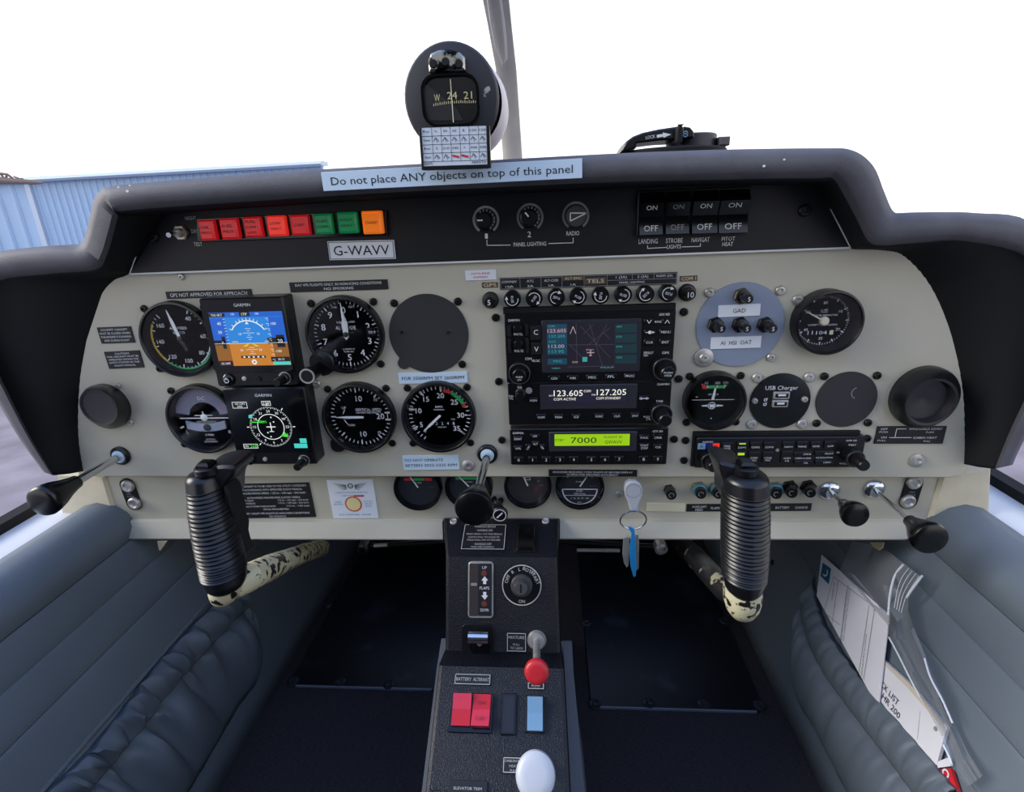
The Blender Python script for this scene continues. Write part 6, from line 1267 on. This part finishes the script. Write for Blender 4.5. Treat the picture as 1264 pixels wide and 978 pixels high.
# clear bag
t = thing('clear_plastic_bag', 'clear zip-top plastic bag hanging down the right side wall, taped at its top', 'bag', WR)
b = B(); cols_ = [((440, 82), (545, 100), (690, 212)), ((415, 140), (520, 160), (672, 240)), ((395, 185), (500, 220), (650, 270)), ((470, 270), (560, 300), (640, 285)), ((565, 380), (600, 370), (640, 330)), ((575, 440), (615, 430), (660, 390)), ((640, 560), (670, 540), (705, 500)), ((690, 650), (730, 640), (765, 640)), ((760, 780), (790, 760), (808, 740)), ((790, 880), (830, 860), (855, 840)), ((850, 960), (880, 940), (905, 920))]
rows = []
for i, (a_, m_, c_) in enumerate(cols_):
    r_ = []
    for k in range(9):
        f_ = k/8; q = Vector(a_).lerp(Vector(m_), f_*2) if f_ < .5 else Vector(m_).lerp(Vector(c_), f_*2-1); off = .014+.004*math.sin(k*1.3+i*.9)+.003*math.sin(i*2.1)
        x, z = WR.p(*p4(*q), -off); r_.append((x, -off, z))
    rows.append(r_)
b.grid(rows[::-1]); b.obj('film', bagm, t)
def strip(pts, w_, off, m_, nm, **k):
    b = B(); P_ = [Vector((*WR.p(*p4(*q), -off), 0)) for q in pts]; P_ = crom(P_, 5)
    b.tube([(p_.x, -off, p_.y) for p_ in P_], w_, 8); return b.obj(nm, m_, t, **k)
wf = mat('zip_white', (222, 226, 232), .4)
strip(((622, 165), (592, 205), (575, 270), (568, 345)), .0011, .0185, wf, 'zip_strip')
for k in range(4): strip(((640+k*13, 180+k*9), (616+k*13, 214+k*9), (600+k*10, 260+k*8), (590+k*8, 320+k*6)), .00028, .0180, wf, 'zip_ridge')
strip(((690, 205), (660, 245), (634, 283)), .0010, .019, wf, 'bag_edge')
strip(((570, 425), (600, 480), (645, 570), (682, 640)), .0008, .017, wf, 'bag_edge'); strip(((698, 500), (720, 570), (762, 650), (798, 732)), .0009, .019, wf, 'bag_edge')
strip(((765, 810), (785, 850), (795, 880)), .0009, .016, wf, 'bag_edge')
b = B(); b.prism([WR.p(*p4(*q), -.02) for q in ((503, 86), (552, 86), (548, 104), (535, 114), (518, 104))], -.019, -.0205); b.obj('tape', tape, t, label='piece of masking tape')
# small tape tab left
b = B(); q_ = [PY(*l3(*c_), -.001) for c_ in ((862, 572), (916, 570), (880, 622), (872, 620))]; b.prism([(p_.x, p_.z) for p_ in q_], .0, -.001); b.obj('tape_tab', tape, None, label='small pointed cream tab hanging below the left end of the lower panel', cat='tape')

# ------------------------------------------------------------------ outside: hangar
YH = 24.0
hg_ = thing('hangar', 'pale blue corrugated metal hangar beyond the left of the hood', 'building', Fr((0, YH, -1.55), (1, 0, 0), (0, 0, 1)))
xr = PY(398, 200, YH).x; xl = PY(34, 222, YH).x; zr, zl = PY(398, 204, YH).z, PY(40, 224, YH).z
def ztop(x): return zl+(zr-zl)*(x-xl)/(xr-xl)+1.55
N = 42
for k in range(N):
    xa = xl+(xr-xl)*k/N; xb = xl+(xr-xl)*(k+1)/N; w_ = xb-xa; zt = ztop((xa+xb)/2)
    b = B(); b.loft([[(xa+w_*f_, y_, z) for f_, y_ in ((0, 0), (.60, 0), (.68, -.05), (.86, -.05), (.94, 0), (1.0, 0), (1.0, .03), (0, .03))] for z in (0, zt)]); b.obj('wall_sheet', hangar_m, hg_)
b = B(); b.box(xl-.12, xl+.12, 0, ztop(xl), .1, -.14); b.obj('corner_post', hangar_g, hg_)
for k in range(8):
    xa = xl-.75*(k+1); xb = xl-.75*k; zt = ztop(xa)-.02*k
    b = B(); b.loft([[(xa+.75*f_, y_-.02*k, z) for f_, y_ in ((0, 0), (.60, 0), (.68, -.05), (.86, -.05), (.94, 0), (1.0, 0), (1.0, .03), (0, .03))] for z in (0, zt)]); b.obj('wall_sheet', hangar_m, hg_)
b = B(); b.loft([[(x, y_, ztop(x)+z) for y_, z in ((-.25, 0), (-.25, .05), (-.1, .17), (.6, .18), (.6, 0))] for x in (xl-6, xr)]); b.obj('roof_edge', hangar_g, hg_)
b = B(); b.loft([[(x, y_, ztop(x)+z) for y_, z in ((-.30, -.06), (-.30, .04), (-.2, .04), (-.2, -.06))] for x in (xl-6, xr)]); b.obj('gutter', mat('gutter_grey', (112, 128, 156), .5), hg_)
h0 = K(0, 190, 7.523)
t = thing('lattice_boom', 'rusty tapering lattice boom in front of the hangar roof at the far left', 'boom', W0)
b = B(); P_ = [PY(*h0(u, v), 12) for u, v in ((-200, 225), (0, 245), (150, 255), (300, 262), (395, 270))]; b.tube(P_, [.09, .08, .06, .05, .02], 8); b.obj('spar', bark, t)
b = B(); P_ = [PY(*h0(u, v), 12) for u, v in ((-150, 178), (0, 182), (70, 192), (110, 222), (130, 250))]; b.tube(P_, .028, 8); b.obj('top_chord', bark, t)
for a_, c_ in (((0, 182), (60, 250)), ((70, 192), (40, 245)), ((130, 212), (220, 245)), ((200, 228), (240, 258))): b = B(); b.tube([PY(*h0(*a_), 12), PY(*h0(*c_), 12)], .022, 6); b.obj('brace', bark, t)
